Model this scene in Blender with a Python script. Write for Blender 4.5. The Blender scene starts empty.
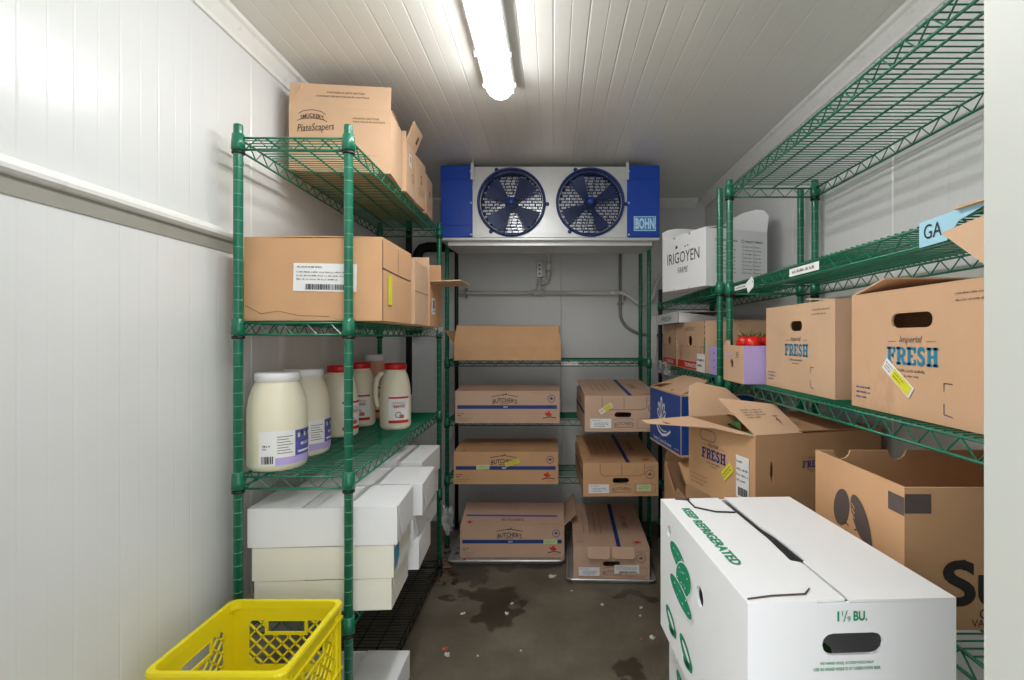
import bpy, math, random
from mathutils import Vector as V, Matrix
from mathutils.geometry import tessellate_polygon
R_ = random.Random(7)
sc = bpy.context.scene
COL = sc.collection
pi = math.pi

# ------------------------------------------------------------------ camera, world, exposure
cd = bpy.data.cameras.new('camera'); cam = bpy.data.objects.new('camera', cd); COL.objects.link(cam)
cam.location = (0, 0, 1.27); cam.rotation_euler = (pi/2, 0, 0)
cd.sensor_width = 36; cd.lens = 500/1024*36
cd.shift_x = -41/1024; cd.shift_y = -2/1024
cd.clip_start = 0.02
sc.camera = cam
sc.view_settings.view_transform = 'Standard'; sc.view_settings.look = 'None'
sc.view_settings.gamma = 1; sc.view_settings.use_curve_mapping = False
sc.view_settings.exposure = 0.56
WORLD_STRENGTH = 1.15
LAMP_STRENGTH = 22.0
w = bpy.data.worlds.new('world'); sc.world = w; w.use_nodes = True
w.node_tree.nodes['Background'].inputs[0].default_value = (0.97, 0.985, 1.0, 1)
w.node_tree.nodes['Background'].inputs[1].default_value = WORLD_STRENGTH

# ------------------------------------------------------------------ materials
def lin(c):
    return tuple(((v/255)/12.92 if v/255 <= .04045 else ((v/255+.055)/1.055)**2.4) for v in c)
def mat(name, rgb, rough=.6, var=.06, scale=8, metal=0, bump=0, bscale=60, dirt=0, dirtcol=(60, 45, 35), dscale=5,
        alpha=1, spec=.5, stretch=(1, 1, 1), coat=0):
    m = bpy.data.materials.new(name); m.use_nodes = True
    nt = m.node_tree; N = nt.nodes; L = nt.links
    b = N['Principled BSDF']
    b.inputs['Roughness'].default_value = rough; b.inputs['Metallic'].default_value = metal
    b.inputs['Specular IOR Level'].default_value = spec
    b.inputs['Alpha'].default_value = alpha
    b.inputs['Coat Weight'].default_value = coat
    tc = N.new('ShaderNodeTexCoord'); mp = N.new('ShaderNodeMapping'); mp.inputs['Scale'].default_value = stretch
    L.new(tc.outputs['Object'], mp.inputs[0])
    n = N.new('ShaderNodeTexNoise'); n.inputs['Scale'].default_value = scale; n.inputs['Detail'].default_value = 5
    L.new(mp.outputs[0], n.inputs['Vector'])
    c = lin(rgb)
    r = N.new('ShaderNodeValToRGB')
    r.color_ramp.elements[0].position = .3; r.color_ramp.elements[1].position = .7
    r.color_ramp.elements[0].color = tuple(v*(1-var) for v in c)+(1,)
    r.color_ramp.elements[1].color = tuple(min(1, v*(1+var)) for v in c)+(1,)
    L.new(n.outputs['Fac'], r.inputs[0]); out = r.outputs[0]
    if dirt:
        n2 = N.new('ShaderNodeTexNoise'); n2.inputs['Scale'].default_value = dscale; n2.inputs['Detail'].default_value = 8
        n2.inputs['Roughness'].default_value = .65
        L.new(mp.outputs[0], n2.inputs['Vector'])
        r2 = N.new('ShaderNodeValToRGB'); r2.color_ramp.elements[0].position = .55; r2.color_ramp.elements[1].position = .8
        r2.color_ramp.elements[0].color = (0, 0, 0, 1); r2.color_ramp.elements[1].color = (dirt,)*3+(1,)
        L.new(n2.outputs['Fac'], r2.inputs[0])
        mx = N.new('ShaderNodeMixRGB'); L.new(r2.outputs[0], mx.inputs[0]); L.new(out, mx.inputs[1])
        mx.inputs[2].default_value = lin(dirtcol)+(1,); out = mx.outputs[0]
    L.new(out, b.inputs['Base Color'])
    if bump:
        n3 = N.new('ShaderNodeTexNoise'); n3.inputs['Scale'].default_value = bscale; n3.inputs['Detail'].default_value = 3
        L.new(mp.outputs[0], n3.inputs['Vector'])
        bp = N.new('ShaderNodeBump'); bp.inputs['Strength'].default_value = bump; bp.inputs['Distance'].default_value = .01
        L.new(n3.outputs['Fac'], bp.inputs['Height']); L.new(bp.outputs[0], b.inputs['Normal'])
    return m

M = {}
M['wall'] = mat('painted_metal_panel', (222, 224, 223), .24, .012, 3, dirt=.10, dirtcol=(165, 160, 148), dscale=1.6, bump=.02, bscale=5)
M['ceil'] = mat('ceiling_metal_panel', (233, 232, 225), .24, .012, 3, bump=.03, bscale=4)
M['trim'] = mat('white_vinyl_trim', (236, 236, 232), .45, .02, 10, dirt=.35, dirtcol=(150, 145, 135), dscale=25)
M['jamb'] = mat('jamb_paint', (196, 198, 190), .45, .02, 4)
M['strip'] = mat('recess_shade_grey', (150, 148, 138), .6, .04, 20)  # shadow tone of the recess below the rail, set as plain colour
M['green'] = mat('green_epoxy', (9, 110, 80), .32, .12, 30, dirt=.35, dirtcol=(10, 60, 50), dscale=18, coat=.3)
M['groove'] = mat('pale_green_groove', (110, 180, 150), .5, .2, 60)
M['blackplastic'] = mat('black_plastic', (22, 24, 26), .45, .1, 30)
M['blackwire'] = mat('dark_wire', (16, 26, 24), .45, .2, 30)
M['card'] = mat('kraft_cardboard', (210, 174, 141), .8, .05, 6, bump=.05, bscale=40, dirt=.12, dirtcol=(150, 105, 70), dscale=4)
M['card2'] = mat('orange_kraft_cardboard', (211, 165, 122), .78, .05, 6, bump=.05, bscale=40, dirt=.15, dirtcol=(140, 95, 60), dscale=4)
M['cardpink'] = mat('pinkish_kraft_cardboard', (204, 170, 145), .8, .05, 6, bump=.05, bscale=40)
M['carddirty'] = mat('scuffed_kraft_cardboard', (210, 168, 132), .8, .07, 5, bump=.06, bscale=40, dirt=.7, dirtcol=(95, 75, 58), dscale=4.5, stretch=(1, 1, .6))
M['white'] = mat('white_coated_cardboard', (238, 239, 240), .5, .015, 5, bump=.03, bscale=20, dirt=.06, dirtcol=(190, 185, 175), dscale=6)
M['cream'] = mat('cream_white_cardboard', (236, 234, 222), .55, .02, 5, bump=.03, bscale=20, dirt=.1, dirtcol=(200, 195, 170), dscale=6)
M['blue'] = mat('blue_printed_cardboard', (22, 72, 150), .5, .06, 12, bump=.03)
M['lilac'] = mat('lilac_printed_cardboard', (190, 172, 228), .55, .04, 12)
M['paper'] = mat('paper_label', (240, 240, 238), .5, .02, 20)
M['yellow'] = mat('yellow_label', (226, 220, 60), .5, .05, 20)
M['palegreen'] = mat('pale_green_label', (205, 225, 160), .5, .05, 20)
M['ink'] = mat('black_ink', (45, 42, 40), .6, .1, 30)
M['brownink'] = mat('brown_ink', (88, 66, 56), .7, .12, 30)
M['greyink'] = mat('grey_ink', (110, 95, 84), .7, .12, 30)
M['navyink'] = mat('navy_ink', (28, 62, 130), .6, .08, 30)
M['freshink'] = mat('turquoise_ink', (30, 130, 165), .6, .08, 30)
M['redink'] = mat('red_ink', (205, 40, 35), .6, .06, 30)
M['greenink'] = mat('green_ink', (20, 140, 95), .6, .08, 30)
M['tealink'] = mat('teal_ink', (60, 160, 150), .6, .08, 30)
M['whiteink'] = mat('white_ink', (235, 238, 242), .6, .03, 30)
M['purpleink'] = mat('violet_ink', (92, 88, 170), .6, .08, 30)
M['skinink'] = mat('blush_ink', (222, 150, 120), .7, .05, 30)
M['hairink'] = mat('dark_hair_ink', (92, 80, 76), .7, .1, 30)
M['unitblue'] = mat('blue_enamel', (14, 66, 168), .35, .06, 8)
M['guardblue'] = mat('dark_blue_enamel', (14, 44, 112), .35, .08, 15)
M['galv'] = mat('galvanised_steel', (205, 206, 204), .35, .05, 10, metal=.35)
M['blade'] = mat('grey_fan_blade', (78, 90, 122), .35, .1, 10, metal=.4)
M['fin'] = mat('aluminium_fins', (225, 228, 230), .3, .1, 40, metal=.7)
M['dark'] = mat('dark_interior', (22, 26, 38), .6, .1, 10)
M['cyan'] = mat('light_cyan_plate', (200, 232, 246), .4, .03, 10)
M['cyanink'] = mat('bright_blue_ink', (40, 150, 220), .4, .04, 10)
M['pvc'] = mat('white_pvc', (226, 224, 216), .4, .03, 15)
M['conduit'] = mat('grey_conduit', (140, 141, 138), .45, .06, 20)
M['foam'] = mat('black_pipe_insulation', (18, 18, 20), .75, .1, 40, bump=.1)
M['milk'] = mat('cream_plastic_jar', (238, 232, 206), .35, .015, 6, spec=.5)
M['orangejar'] = mat('peach_plastic_jar', (232, 176, 138), .35, .03, 6)
M['lidwhite'] = mat('white_plastic_lid', (238, 238, 238), .35, .01, 6)
M['lidred'] = mat('red_plastic_lid', (206, 28, 32), .35, .04, 6)
M['crate'] = mat('yellow_crate_plastic', (240, 222, 24), .38, .03, 6, bump=.02, bscale=20)
M['pan'] = mat('aluminium_sheet_pan', (200, 204, 205), .32, .06, 14, metal=.6, dirt=.3, dirtcol=(110, 108, 100), dscale=14)
M['tomato'] = mat('tomato_skin', (205, 34, 24), .25, .08, 20)
M['stem'] = mat('tomato_stem_green', (60, 105, 45), .6, .1, 30)
M['scrap'] = mat('pale_scrap', (228, 224, 212), .7, .06, 40)
M['scrapo'] = mat('orange_scrap', (190, 110, 80), .7, .1, 40)
M['leafdry'] = mat('dried_brown_leaf', (84, 62, 44), .8, .2, 40)
M['bluetape'] = mat('pale_blue_label', (168, 214, 232), .5, .03, 20)
M['teal'] = mat('blue_tape', (60, 150, 200), .5, .05, 20)

def film_mat():
    m = bpy.data.materials.new('clear_plastic_film'); m.use_nodes = True
    nt = m.node_tree; b = nt.nodes['Principled BSDF']
    n = nt.nodes.new('ShaderNodeTexNoise'); n.inputs['Scale'].default_value = 30
    r = nt.nodes.new('ShaderNodeMapRange'); r.inputs['To Min'].default_value = .12; r.inputs['To Max'].default_value = .5
    nt.links.new(n.outputs['Fac'], r.inputs['Value']); nt.links.new(r.outputs[0], b.inputs['Alpha'])
    b.inputs['Base Color'].default_value = (.85, .88, .86, 1); b.inputs['Roughness'].default_value = .12
    return m
M['film'] = film_mat()

def floor_mat():
    m = bpy.data.materials.new('sealed_concrete'); m.use_nodes = True
    nt = m.node_tree; N = nt.nodes; L = nt.links; b = N['Principled BSDF']
    tc = N.new('ShaderNodeTexCoord')
    n = N.new('ShaderNodeTexNoise'); n.inputs['Scale'].default_value = 3.2; n.inputs['Detail'].default_value = 9; n.inputs['Roughness'].default_value = .62
    L.new(tc.outputs['Object'], n.inputs['Vector'])
    r = N.new('ShaderNodeValToRGB'); e = r.color_ramp.elements
    e[0].position = .25; e[0].color = lin((90, 83, 70))+(1,); e[1].position = .75; e[1].color = lin((140, 132, 116))+(1,)
    x = r.color_ramp.elements.new(.5); x.color = lin((116, 108, 93))+(1,)
    L.new(n.outputs['Fac'], r.inputs[0]); out = r.outputs[0]
    # spilled stains with a shape of their own, at fixed places of the floor
    nn = N.new('ShaderNodeTexNoise'); nn.inputs['Scale'].default_value = 9; nn.inputs['Detail'].default_value = 6
    L.new(tc.outputs['Object'], nn.inputs['Vector'])
    sub = N.new('ShaderNodeVectorMath'); sub.operation = 'SUBTRACT'; sub.inputs[1].default_value = (.5, .5, .5)
    L.new(nn.outputs['Color'], sub.inputs[0])
    sl = N.new('ShaderNodeVectorMath'); sl.operation = 'SCALE'; sl.inputs['Scale'].default_value = .34
    L.new(sub.outputs[0], sl.inputs[0])
    ad = N.new('ShaderNodeVectorMath'); ad.operation = 'ADD'; L.new(tc.outputs['Object'], ad.inputs[0]); L.new(sl.outputs[0], ad.inputs[1])
    acc = None
    for cx, cy, rx, ry in ((-.31, 2.47, .13, .07), (-.25, 2.33, .10, .16), (-.40, 2.62, .05, .05), (.30, 1.92, .06, .08), (-.48, 2.76, .10, .16), (-.52, 2.45, .05, .04), (.42, 2.48, .12, .05), (-.2, 2.82, .3, .07)):
        mp = N.new('ShaderNodeMapping'); mp.vector_type = 'POINT'
        mp.inputs['Scale'].default_value = (1/rx, 1/ry, 0); mp.inputs['Location'].default_value = (-cx/rx, -cy/ry, 0)
        L.new(ad.outputs[0], mp.inputs[0])
        ln = N.new('ShaderNodeVectorMath'); ln.operation = 'LENGTH'; L.new(mp.outputs[0], ln.inputs[0])
        mr = N.new('ShaderNodeMapRange'); mr.inputs['From Min'].default_value = 1.1; mr.inputs['From Max'].default_value = .85
        L.new(ln.outputs['Value'], mr.inputs['Value'])
        if acc is None: acc = mr.outputs[0]
        else:
            mm = N.new('ShaderNodeMath'); mm.operation = 'MAXIMUM'; L.new(acc, mm.inputs[0]); L.new(mr.outputs[0], mm.inputs[1]); acc = mm.outputs[0]
    sc1 = N.new('ShaderNodeMath'); sc1.operation = 'MULTIPLY'; sc1.inputs[1].default_value = .72; L.new(acc, sc1.inputs[0])
    mx = N.new('ShaderNodeMixRGB'); L.new(sc1.outputs[0], mx.inputs[0]); L.new(out, mx.inputs[1]); mx.inputs[2].default_value = lin((50, 40, 33))+(1,)
    L.new(mx.outputs[0], b.inputs['Base Color'])
    rr = N.new('ShaderNodeMapRange'); rr.inputs['To Min'].default_value = .5; rr.inputs['To Max'].default_value = .3
    L.new(acc, rr.inputs['Value']); L.new(rr.outputs[0], b.inputs['Roughness'])
    bp = N.new('ShaderNodeBump'); bp.inputs['Strength'].default_value = .12; bp.inputs['Distance'].default_value = .01
    n3 = N.new('ShaderNodeTexNoise'); n3.inputs['Scale'].default_value = 45; n3.inputs['Detail'].default_value = 4
    L.new(tc.outputs['Object'], n3.inputs['Vector']); L.new(n3.outputs['Fac'], bp.inputs['Height']); L.new(bp.outputs[0], b.inputs['Normal'])
    return m
M['floor'] = floor_mat()
def emit_mat():
    m = bpy.data.materials.new('lit_diffuser'); m.use_nodes = True
    b = m.node_tree.nodes['Principled BSDF']
    b.inputs['Base Color'].default_value = (.9, .9, .9, 1)
    b.inputs['Emission Color'].default_value = (.985, .995, 1, 1); b.inputs['Emission Strength'].default_value = LAMP_STRENGTH
    return m
M['lamp'] = emit_mat()

# ------------------------------------------------------------------ mesh builder
TEXT = {}
def glyphs(s, bold=0, shear=0):
    k = (s, bold, shear)
    if k in TEXT: return TEXT[k]
    c = bpy.data.curves.new('t', 'FONT'); c.body = s; c.size = 1; c.resolution_u = 6 if len(s) < 4 else 2; c.offset = bold; c.shear = shear
    c.align_x = 'CENTER'; c.align_y = 'CENTER'
    o = bpy.data.objects.new('t', c)
    me = bpy.data.meshes.new_from_object(o)
    vs = [(v.co.x, v.co.y) for v in me.vertices]; fs = [tuple(p.vertices) for p in me.polygons]
    if vs:
        xs = [v[0] for v in vs]; ys = [v[1] for v in vs]
        cx = (min(xs)+max(xs))/2; cy = (min(ys)+max(ys))/2; W = max(xs)-min(xs); H = max(ys)-min(ys)
        vs = [(v[0]-cx, v[1]-cy) for v in vs]
    else: W = H = 1
    bpy.data.objects.remove(o); bpy.data.curves.remove(c); bpy.data.meshes.remove(me)
    TEXT[k] = (vs, fs, W, H); return TEXT[k]

class Frame:
    def __init__(s, O, Rv, U, bend=None):
        s.O = V(O); s.R = V(Rv).normalized(); s.U = V(U).normalized(); s.N = s.R.cross(s.U).normalized(); s.bend = bend
    def p(s, u, v, n=0):
        if s.bend: return s.bend(u, v, n)
        return s.O + s.R*u + s.U*v + s.N*n

class MB:
    def __init__(s): s.v = []; s.f = []; s.m = []; s.mats = []; s.sm = []
    def mi(s, m):
        m = M[m] if isinstance(m, str) else m
        if m not in s.mats: s.mats.append(m)
        return s.mats.index(m)
    def add(s, vs, fs, m, smooth=False):
        b = len(s.v); k = s.mi(m)
        s.v += [tuple(x) for x in vs]
        for f in fs: s.f.append(tuple(i+b for i in f)); s.m.append(k); s.sm.append(smooth)
    def box(s, x0, x1, y0, y1, z0, z1, m, mtx=None):
        vs = [V((x, y, z)) for x in (x0, x1) for y in (y0, y1) for z in (z0, z1)]
        if mtx: vs = [mtx @ q for q in vs]
        s.add(vs, [(0, 1, 3, 2), (4, 6, 7, 5), (0, 4, 5, 1), (2, 3, 7, 6), (0, 2, 6, 4), (1, 5, 7, 3)], m)
    def bbox(s, x0, x1, y0, y1, z0, z1, m, b=.004):     # chamfered box
        pts = []
        def ring(z, i):
            return [(x0+i+b, y0+i, z), (x1-i-b, y0+i, z), (x1-i, y0+i+b, z), (x1-i, y1-i-b, z), (x1-i-b, y1-i, z), (x0+i+b, y1-i, z), (x0+i, y1-i-b, z), (x0+i, y0+i+b, z)]
        rs = [ring(z0, b), ring(z0+b, 0), ring(z1-b, 0), ring(z1, b)]
        for r in rs: pts += r
        fs = [tuple(range(7, -1, -1)), tuple(range(24, 32))]
        for k in range(3):
            for i in range(8): j = (i+1) % 8; fs.append((k*8+i, k*8+j, (k+1)*8+j, (k+1)*8+i))
        s.add(pts, fs, m)
    def tube(s, pts, r, m, n=8, closed=False, cap=True, rz=None):
        pts = [V(p) for p in pts]; rings = []; prev = None; K = len(pts)
        for i, p in enumerate(pts):
            if closed: t = pts[(i+1) % K]-pts[i-1]
            else: t = pts[min(i+1, K-1)]-pts[max(i-1, 0)]
            t.normalize()
            if prev is None: a = V((0, 0, 1)) if abs(t.z) < .9 else V((1, 0, 0)); u = t.cross(a).normalized()
            else: u = (prev - t*prev.dot(t)).normalized()
            prev = u; w_ = t.cross(u)
            rr = r[i] if isinstance(r, (list, tuple)) else r
            rings.append([p + u*rr*math.cos(2*pi*k/n) + w_*rr*math.sin(2*pi*k/n) for k in range(n)])
        vs = [q for g in rings for q in g]; fs = []
        for i in range(K if closed else K-1):
            a = i*n; b = ((i+1) % K)*n
            for k in range(n): l = (k+1) % n; fs.append((a+k, a+l, b+l, b+k))
        if cap and not closed: fs += [tuple(range(n-1, -1, -1)), tuple(range((K-1)*n, K*n))]
        s.add(vs, fs, m, n > 5)
    def lathe(s, prof, m, n=32, c=(0, 0, 0), axis='z', sx=1, sy=1, sq=0):
        vs = []; fs = []
        for r, z in prof:
            for k in range(n):
                a = 2*pi*k/n
                q = 1+sq*(1-abs(math.cos(2*a)))**1.0*.0 + sq*(math.sin(2*a)**2)
                x, y = r*q*math.cos(a)*sx, r*q*math.sin(a)*sy
                if axis == 'z': vs.append((c[0]+x, c[1]+y, c[2]+z))
                else: vs.append((c[0]+x, c[1]+z, c[2]+y))
        for i in range(len(prof)-1):
            for k in range(n): l = (k+1) % n; fs.append((i*n+k, i*n+l, (i+1)*n+l, (i+1)*n+k))
        fs += [tuple(range(n-1, -1, -1)), tuple(range((len(prof)-1)*n, len(prof)*n))]
        s.add(vs, fs, m, True)
    def plate(s, fr, outline, holes, t, m):
        loops = [outline]+list(holes)
        tri = tessellate_polygon([[V((a, b, 0)) for a, b in lp] for lp in loops])
        flat = [p for lp in loops for p in lp]; n = len(flat)
        vs = [fr.p(a, b, 0) for a, b in flat]+[fr.p(a, b, -t) for a, b in flat]
        fs = []
        for a, b, c in tri:
            A, B, C = flat[a], flat[b], flat[c]
            if (B[0]-A[0])*(C[1]-A[1])-(B[1]-A[1])*(C[0]-A[0]) < 0: a, b, c = a, c, b
            fs.append((a, b, c)); fs.append((c+n, b+n, a+n))
        k = 0
        for lp in loops:
            for i in range(len(lp)): j = (i+1) % len(lp); fs.append((k+i, k+i+n, k+j+n, k+j))
            k += len(lp)
        s.add(vs, fs, m)
    def poly(s, fr, pts, m, off=.0008):
        tri = tessellate_polygon([[V((a, b, 0)) for a, b in pts]])
        fs = []
        for a, b, c in tri:
            A, B, C = pts[a], pts[b], pts[c]
            if (B[0]-A[0])*(C[1]-A[1])-(B[1]-A[1])*(C[0]-A[0]) < 0: a, b, c = a, c, b
            fs.append((a, b, c))
        s.add([fr.p(a, b, off) for a, b in pts], fs, m)
    def rect(s, fr, u0, v0, u1, v1, m, off=.0008, rot=0):
        if fr.bend:
            n = max(1, int(abs(u1-u0)/.006)); vs = []; fs = []
            for i in range(n+1):
                u = u0+(u1-u0)*i/n; vs += [fr.p(u, v0, off), fr.p(u, v1, off)]
            for i in range(n): fs.append((2*i, 2*i+2, 2*i+3, 2*i+1))
            s.add(vs, fs, m, True); return
        cu, cv = (u0+u1)/2, (v0+v1)/2; c, q = math.cos(rot), math.sin(rot)
        P = [(u0, v0), (u1, v0), (u1, v1), (u0, v1)]
        P = [(cu+(a-cu)*c-(b-cv)*q, cv+(a-cu)*q+(b-cv)*c) for a, b in P]
        s.poly(fr, P, m, off)
    def text(s, fr, t, u, v, h, m, bold=0, rot=0, arc=0, wid=None, shear=0, off=.0012):
        """h = cap height; wid = optional forced width"""
        vs, fs, W, H = glyphs(t, bold, shear)
        k = h/(H if len(t) < 3 or t.upper() == t else H); kx = wid/W if wid else k
        c, q = math.cos(rot), math.sin(rot); P = []
        for a, b in vs:
            a, b = a*kx, b*k; b -= arc*a*a
            P.append(fr.p(u+a*c-b*q, v+a*q+b*c, off))
        s.add(P, fs, m)
    def lines(s, fr, u, v, wd, rows, pitch, h, m, seed=0, rot=0):
        """small illegible print: rows of short dashes"""
        g = random.Random(seed); c, q = math.cos(rot), math.sin(rot)
        for r in range(rows):
            a = 0; k = g.randint(3, 8); end = wd*(1 if r < rows-1 or rows == 1 else g.uniform(.6, 1))
            while a < end:
                l = h*g.choice((.25, .45, .6, .6)); hh = h*g.choice((.75, 1, 1))
                pts = [(a, -r*pitch), (a+l, -r*pitch), (a+l, -r*pitch+hh), (a, -r*pitch+hh)]
                if g.random() < .5: pts = [(a, -r*pitch), (a+l, -r*pitch), (a+l, -r*pitch+hh*.35), (a+l*.4, -r*pitch+hh*.35), (a+l*.4, -r*pitch+hh), (a, -r*pitch+hh)]
                s.poly(fr, [(u+x*c-y*q, v+x*q+y*c) for x, y in pts], m, .001)
                a += l+h*.22; k -= 1
                if k == 0: a += h*.6; k = g.randint(3, 8)
    def barcode(s, fr, u, v, wd, h, m='ink', seed=1, off=.0016):
        g = random.Random(seed); a = 0
        while a < wd:
            l = g.choice((.0012, .002, .003)); s.rect(fr, u+a, v, u+min(a+l, wd), v+h, m, off); a += l+g.choice((.0012, .002))
    def ring(s, fr, cu, cv, r, th, m, n=28, ry=None, off=.0009):
        ry = ry or r; vs = []; fs = []
        for k in range(n):
            a = 2*pi*k/n; vs.append(fr.p(cu+r*math.cos(a), cv+ry*math.sin(a), off)); vs.append(fr.p(cu+(r-th)*math.cos(a), cv+(ry-th)*math.sin(a), off))
        for k in range(n): l = (k+1) % n; fs.append((2*k, 2*l, 2*l+1, 2*k+1))
        s.add(vs, fs, m)
    def ell(s, fr, cu, cv, ru, rv, m, rot=0, n=20, off=.0009):
        c, q = math.cos(rot), math.sin(rot)
        s.poly(fr, [(cu+ru*math.cos(2*pi*k/n)*c-rv*math.sin(2*pi*k/n)*q, cv+ru*math.cos(2*pi*k/n)*q+rv*math.sin(2*pi*k/n)*c) for k in range(n)], m, off)
    def stroke(s, fr, pts, wd, m, off=.001):
        for (a, b), (c, d) in zip(pts, pts[1:]):
            L = math.hypot(c-a, d-b) or 1e-6; x, y = -(d-b)/L*wd/2, (c-a)/L*wd/2
            s.poly(fr, [(a-x, b-y), (c-x, d-y), (c+x, d+y), (a+x, b+y)], m, off)
    def build(s, name, parent=None, loc=None):
        me = bpy.data.meshes.new(name); me.from_pydata(s.v, [], s.f); me.update()
        for m in s.mats: me.materials.append(m)
        me.polygons.foreach_set('material_index', s.m); me.polygons.foreach_set('use_smooth', s.sm)
        o = bpy.data.objects.new(name, me); COL.objects.link(o)
        if parent: o.parent = parent
        if loc: o.location = loc
        return o

def thing(name, label, cat, loc=(0, 0, 0), rz=0, group=None):
    o = bpy.data.objects.new(name, None); COL.objects.link(o); o.empty_display_size = .05
    o.location = loc; o.rotation_euler = (0, 0, rz); o['label'] = label; o['category'] = cat
    if group: o['group'] = group
    return o
def tag(o, label, cat, group=None, kind=None):
    o['label'] = label; o['category'] = cat
    if group: o['group'] = group
    if kind: o['kind'] = kind
    return o
def struct(o): o['kind'] = 'structure'; return o

# ------------------------------------------------------------------ setting
XL, XR, YB, YF, ZC = -.97, 1.055, 3.47, .50, 2.23
def grooved(name, fr, W, H, m, spacing=.054, seams=(), gd=.0005):
    pts = [(0, 0)]; u = spacing*.5; k = 0
    while u < W-.01:
        g, dpt = (.0035, gd) if k % 2 else (.0025, gd*.6)
        if any(abs(u-q) < spacing/2 for q in seams): g, dpt = .004, .003
        pts += [(u-g, 0), (u, -dpt), (u+g, 0)]; u += spacing; k += 1
    pts += [(W, 0)]; n = len(pts)
    mb = MB(); vs = [fr.p(a, 0, b) for a, b in pts]+[fr.p(a, H, b) for a, b in pts]
    mb.add(vs, [(i, i+1, i+1+n, i+n) for i in range(n-1)], m)
    b = [fr.p(0, 0, -.08), fr.p(W, 0, -.08), fr.p(W, H, -.08), fr.p(0, H, -.08), fr.p(0, 0, 0), fr.p(W, 0, 0), fr.p(W, H, 0), fr.p(0, H, 0)]
    mb.add(b, [(3, 2, 1, 0), (0, 4, 7, 3), (1, 2, 6, 5), (0, 1, 5, 4), (3, 7, 6, 2)], m)
    return struct(mb.build(name))
mb = MB(); mb.box(XL-.08, XR+.08, -.8, YB+.08, -.08, 0, 'floor'); struct(mb.build('floor'))
grooved('ceiling', Frame((XR, YF-.1, ZC), (-1, 0, 0), (0, 1, 0)), XR-XL, YB-YF+.1, 'ceil', gd=.0012)
grooved('wall_left', Frame((XL, YF, 0), (0, 1, 0), (0, 0, 1)), YB-YF, ZC, 'wall', seams=(1.1,))
grooved('wall_right', Frame((XR, YB, 0), (0, -1, 0), (0, 0, 1)), YB-YF, ZC, 'wall', seams=(1.9,))
grooved('wall_back', Frame((XL, YB, 0), (1, 0, 0), (0, 0, 1)), XR-XL, ZC, 'wall', spacing=.108, seams=(1.05,))
# front wall with the doorway the camera looks through
mb = MB(); mb.box(.431, XR+.08, .40, YF, 0, ZC+.08, 'jamb'); mb.box(XL-.08, -.64, .40, YF, 0, ZC+.08, 'jamb'); mb.box(-.64, .431, .40, YF, 2.08, ZC+.08, 'jamb')
struct(mb.build('wall_front'))
mb = MB()                                                # rail on the left wall
fr = Frame((XL, YF, 1.575), (0, 1, 0), (0, 0, 1))
prof = [(0, .018), (.012, .016), (.020, .008), (.022, 0), (.020, -.008), (.012, -.014), (0, -.016)]
L0 = 1.02
vs = [fr.p(0, b, a) for a, b in prof]+[fr.p(L0, b, a) for a, b in prof]; n = len(prof)
mb.add(vs, [(i+n, i+1+n, i+1, i) for i in range(n-1)]+[tuple(range(n)), tuple(range(2*n-1, n-1, -1))], 'trim')
mb.plate(Frame((XL+.003, YF, 1.525), (0, 1, 0), (0, 0, 1)), [(0, 0), (L0, 0), (L0, .035), (0, .035)], [], .003, 'strip')  # flat plate under the rail, its grey painted in as recess shade
struct(mb.build('trim_1'))
def crown(name, fr, L):
    prof = [(0, -.055), (.008, -.055), (.012, -.045), (.034, -.016), (.045, -.010), (.05, 0), (0, 0)]
    mb = MB(); n = len(prof)
    vs = [fr.p(0, b, a) for a, b in prof]+[fr.p(L, b, a) for a, b in prof]
    mb.add(vs, [(i+n, (i+1) % n+n, (i+1) % n, i) for i in range(n)]+[tuple(range(n)), tuple(range(2*n-1, n-1, -1))], 'trim')
    return struct(mb.build(name))
crown('trim_2', Frame((XL, YF, ZC-.001), (0, 1, 0), (0, 0, 1)), YB-YF-.01)
crown('trim_3', Frame((XR, YB-.01, ZC-.001), (0, -1, 0), (0, 0, 1)), YB-YF-.01)
crown('trim_4', Frame((XL+.06, YB, ZC-.001), (1, 0, 0), (0, 0, 1)), XR-XL-.12)

# ceiling lamp
t = thing('ceiling_light', 'long white strip light glowing on the ribbed ceiling', 'ceiling light', (-.195, 1.27, ZC))
mb = MB(); mb.bbox(-.056, .056, -.615, .615, -.042, 0, 'trim', .006); mb.build('housing', t)
mb = MB(); n = 12; prof = [(.048*math.cos(pi*k/n), -.040-.040*math.sin(pi*k/n)) for k in range(n+1)]
ys = [-.60, -.59, -.57, .57, .59, .60]; ks = [.5, .85, 1, 1, .85, .5]
vs = [(x*k, y, -.040+(z+.040)*k) for y, k in zip(ys, ks) for x, z in prof]; m_ = n+1
fs = [(i*m_+j, i*m_+j+1, (i+1)*m_+j+1, (i+1)*m_+j) for i in range(5) for j in range(n)]
fs += [tuple(range(n, -1, -1)), tuple(range(5*m_, 6*m_))]
mb.add(vs, fs, 'lamp', True); mb.build('diffuser', t)
for y in (-.35, 0, .35, .55):
    for s_ in (-1, 1):
        mb = MB(); mb.box(s_*.057-.004, s_*.057+.004, y-.008, y+.008, -.045, -.012, 'galv'); mb.build('clip', t)

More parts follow.
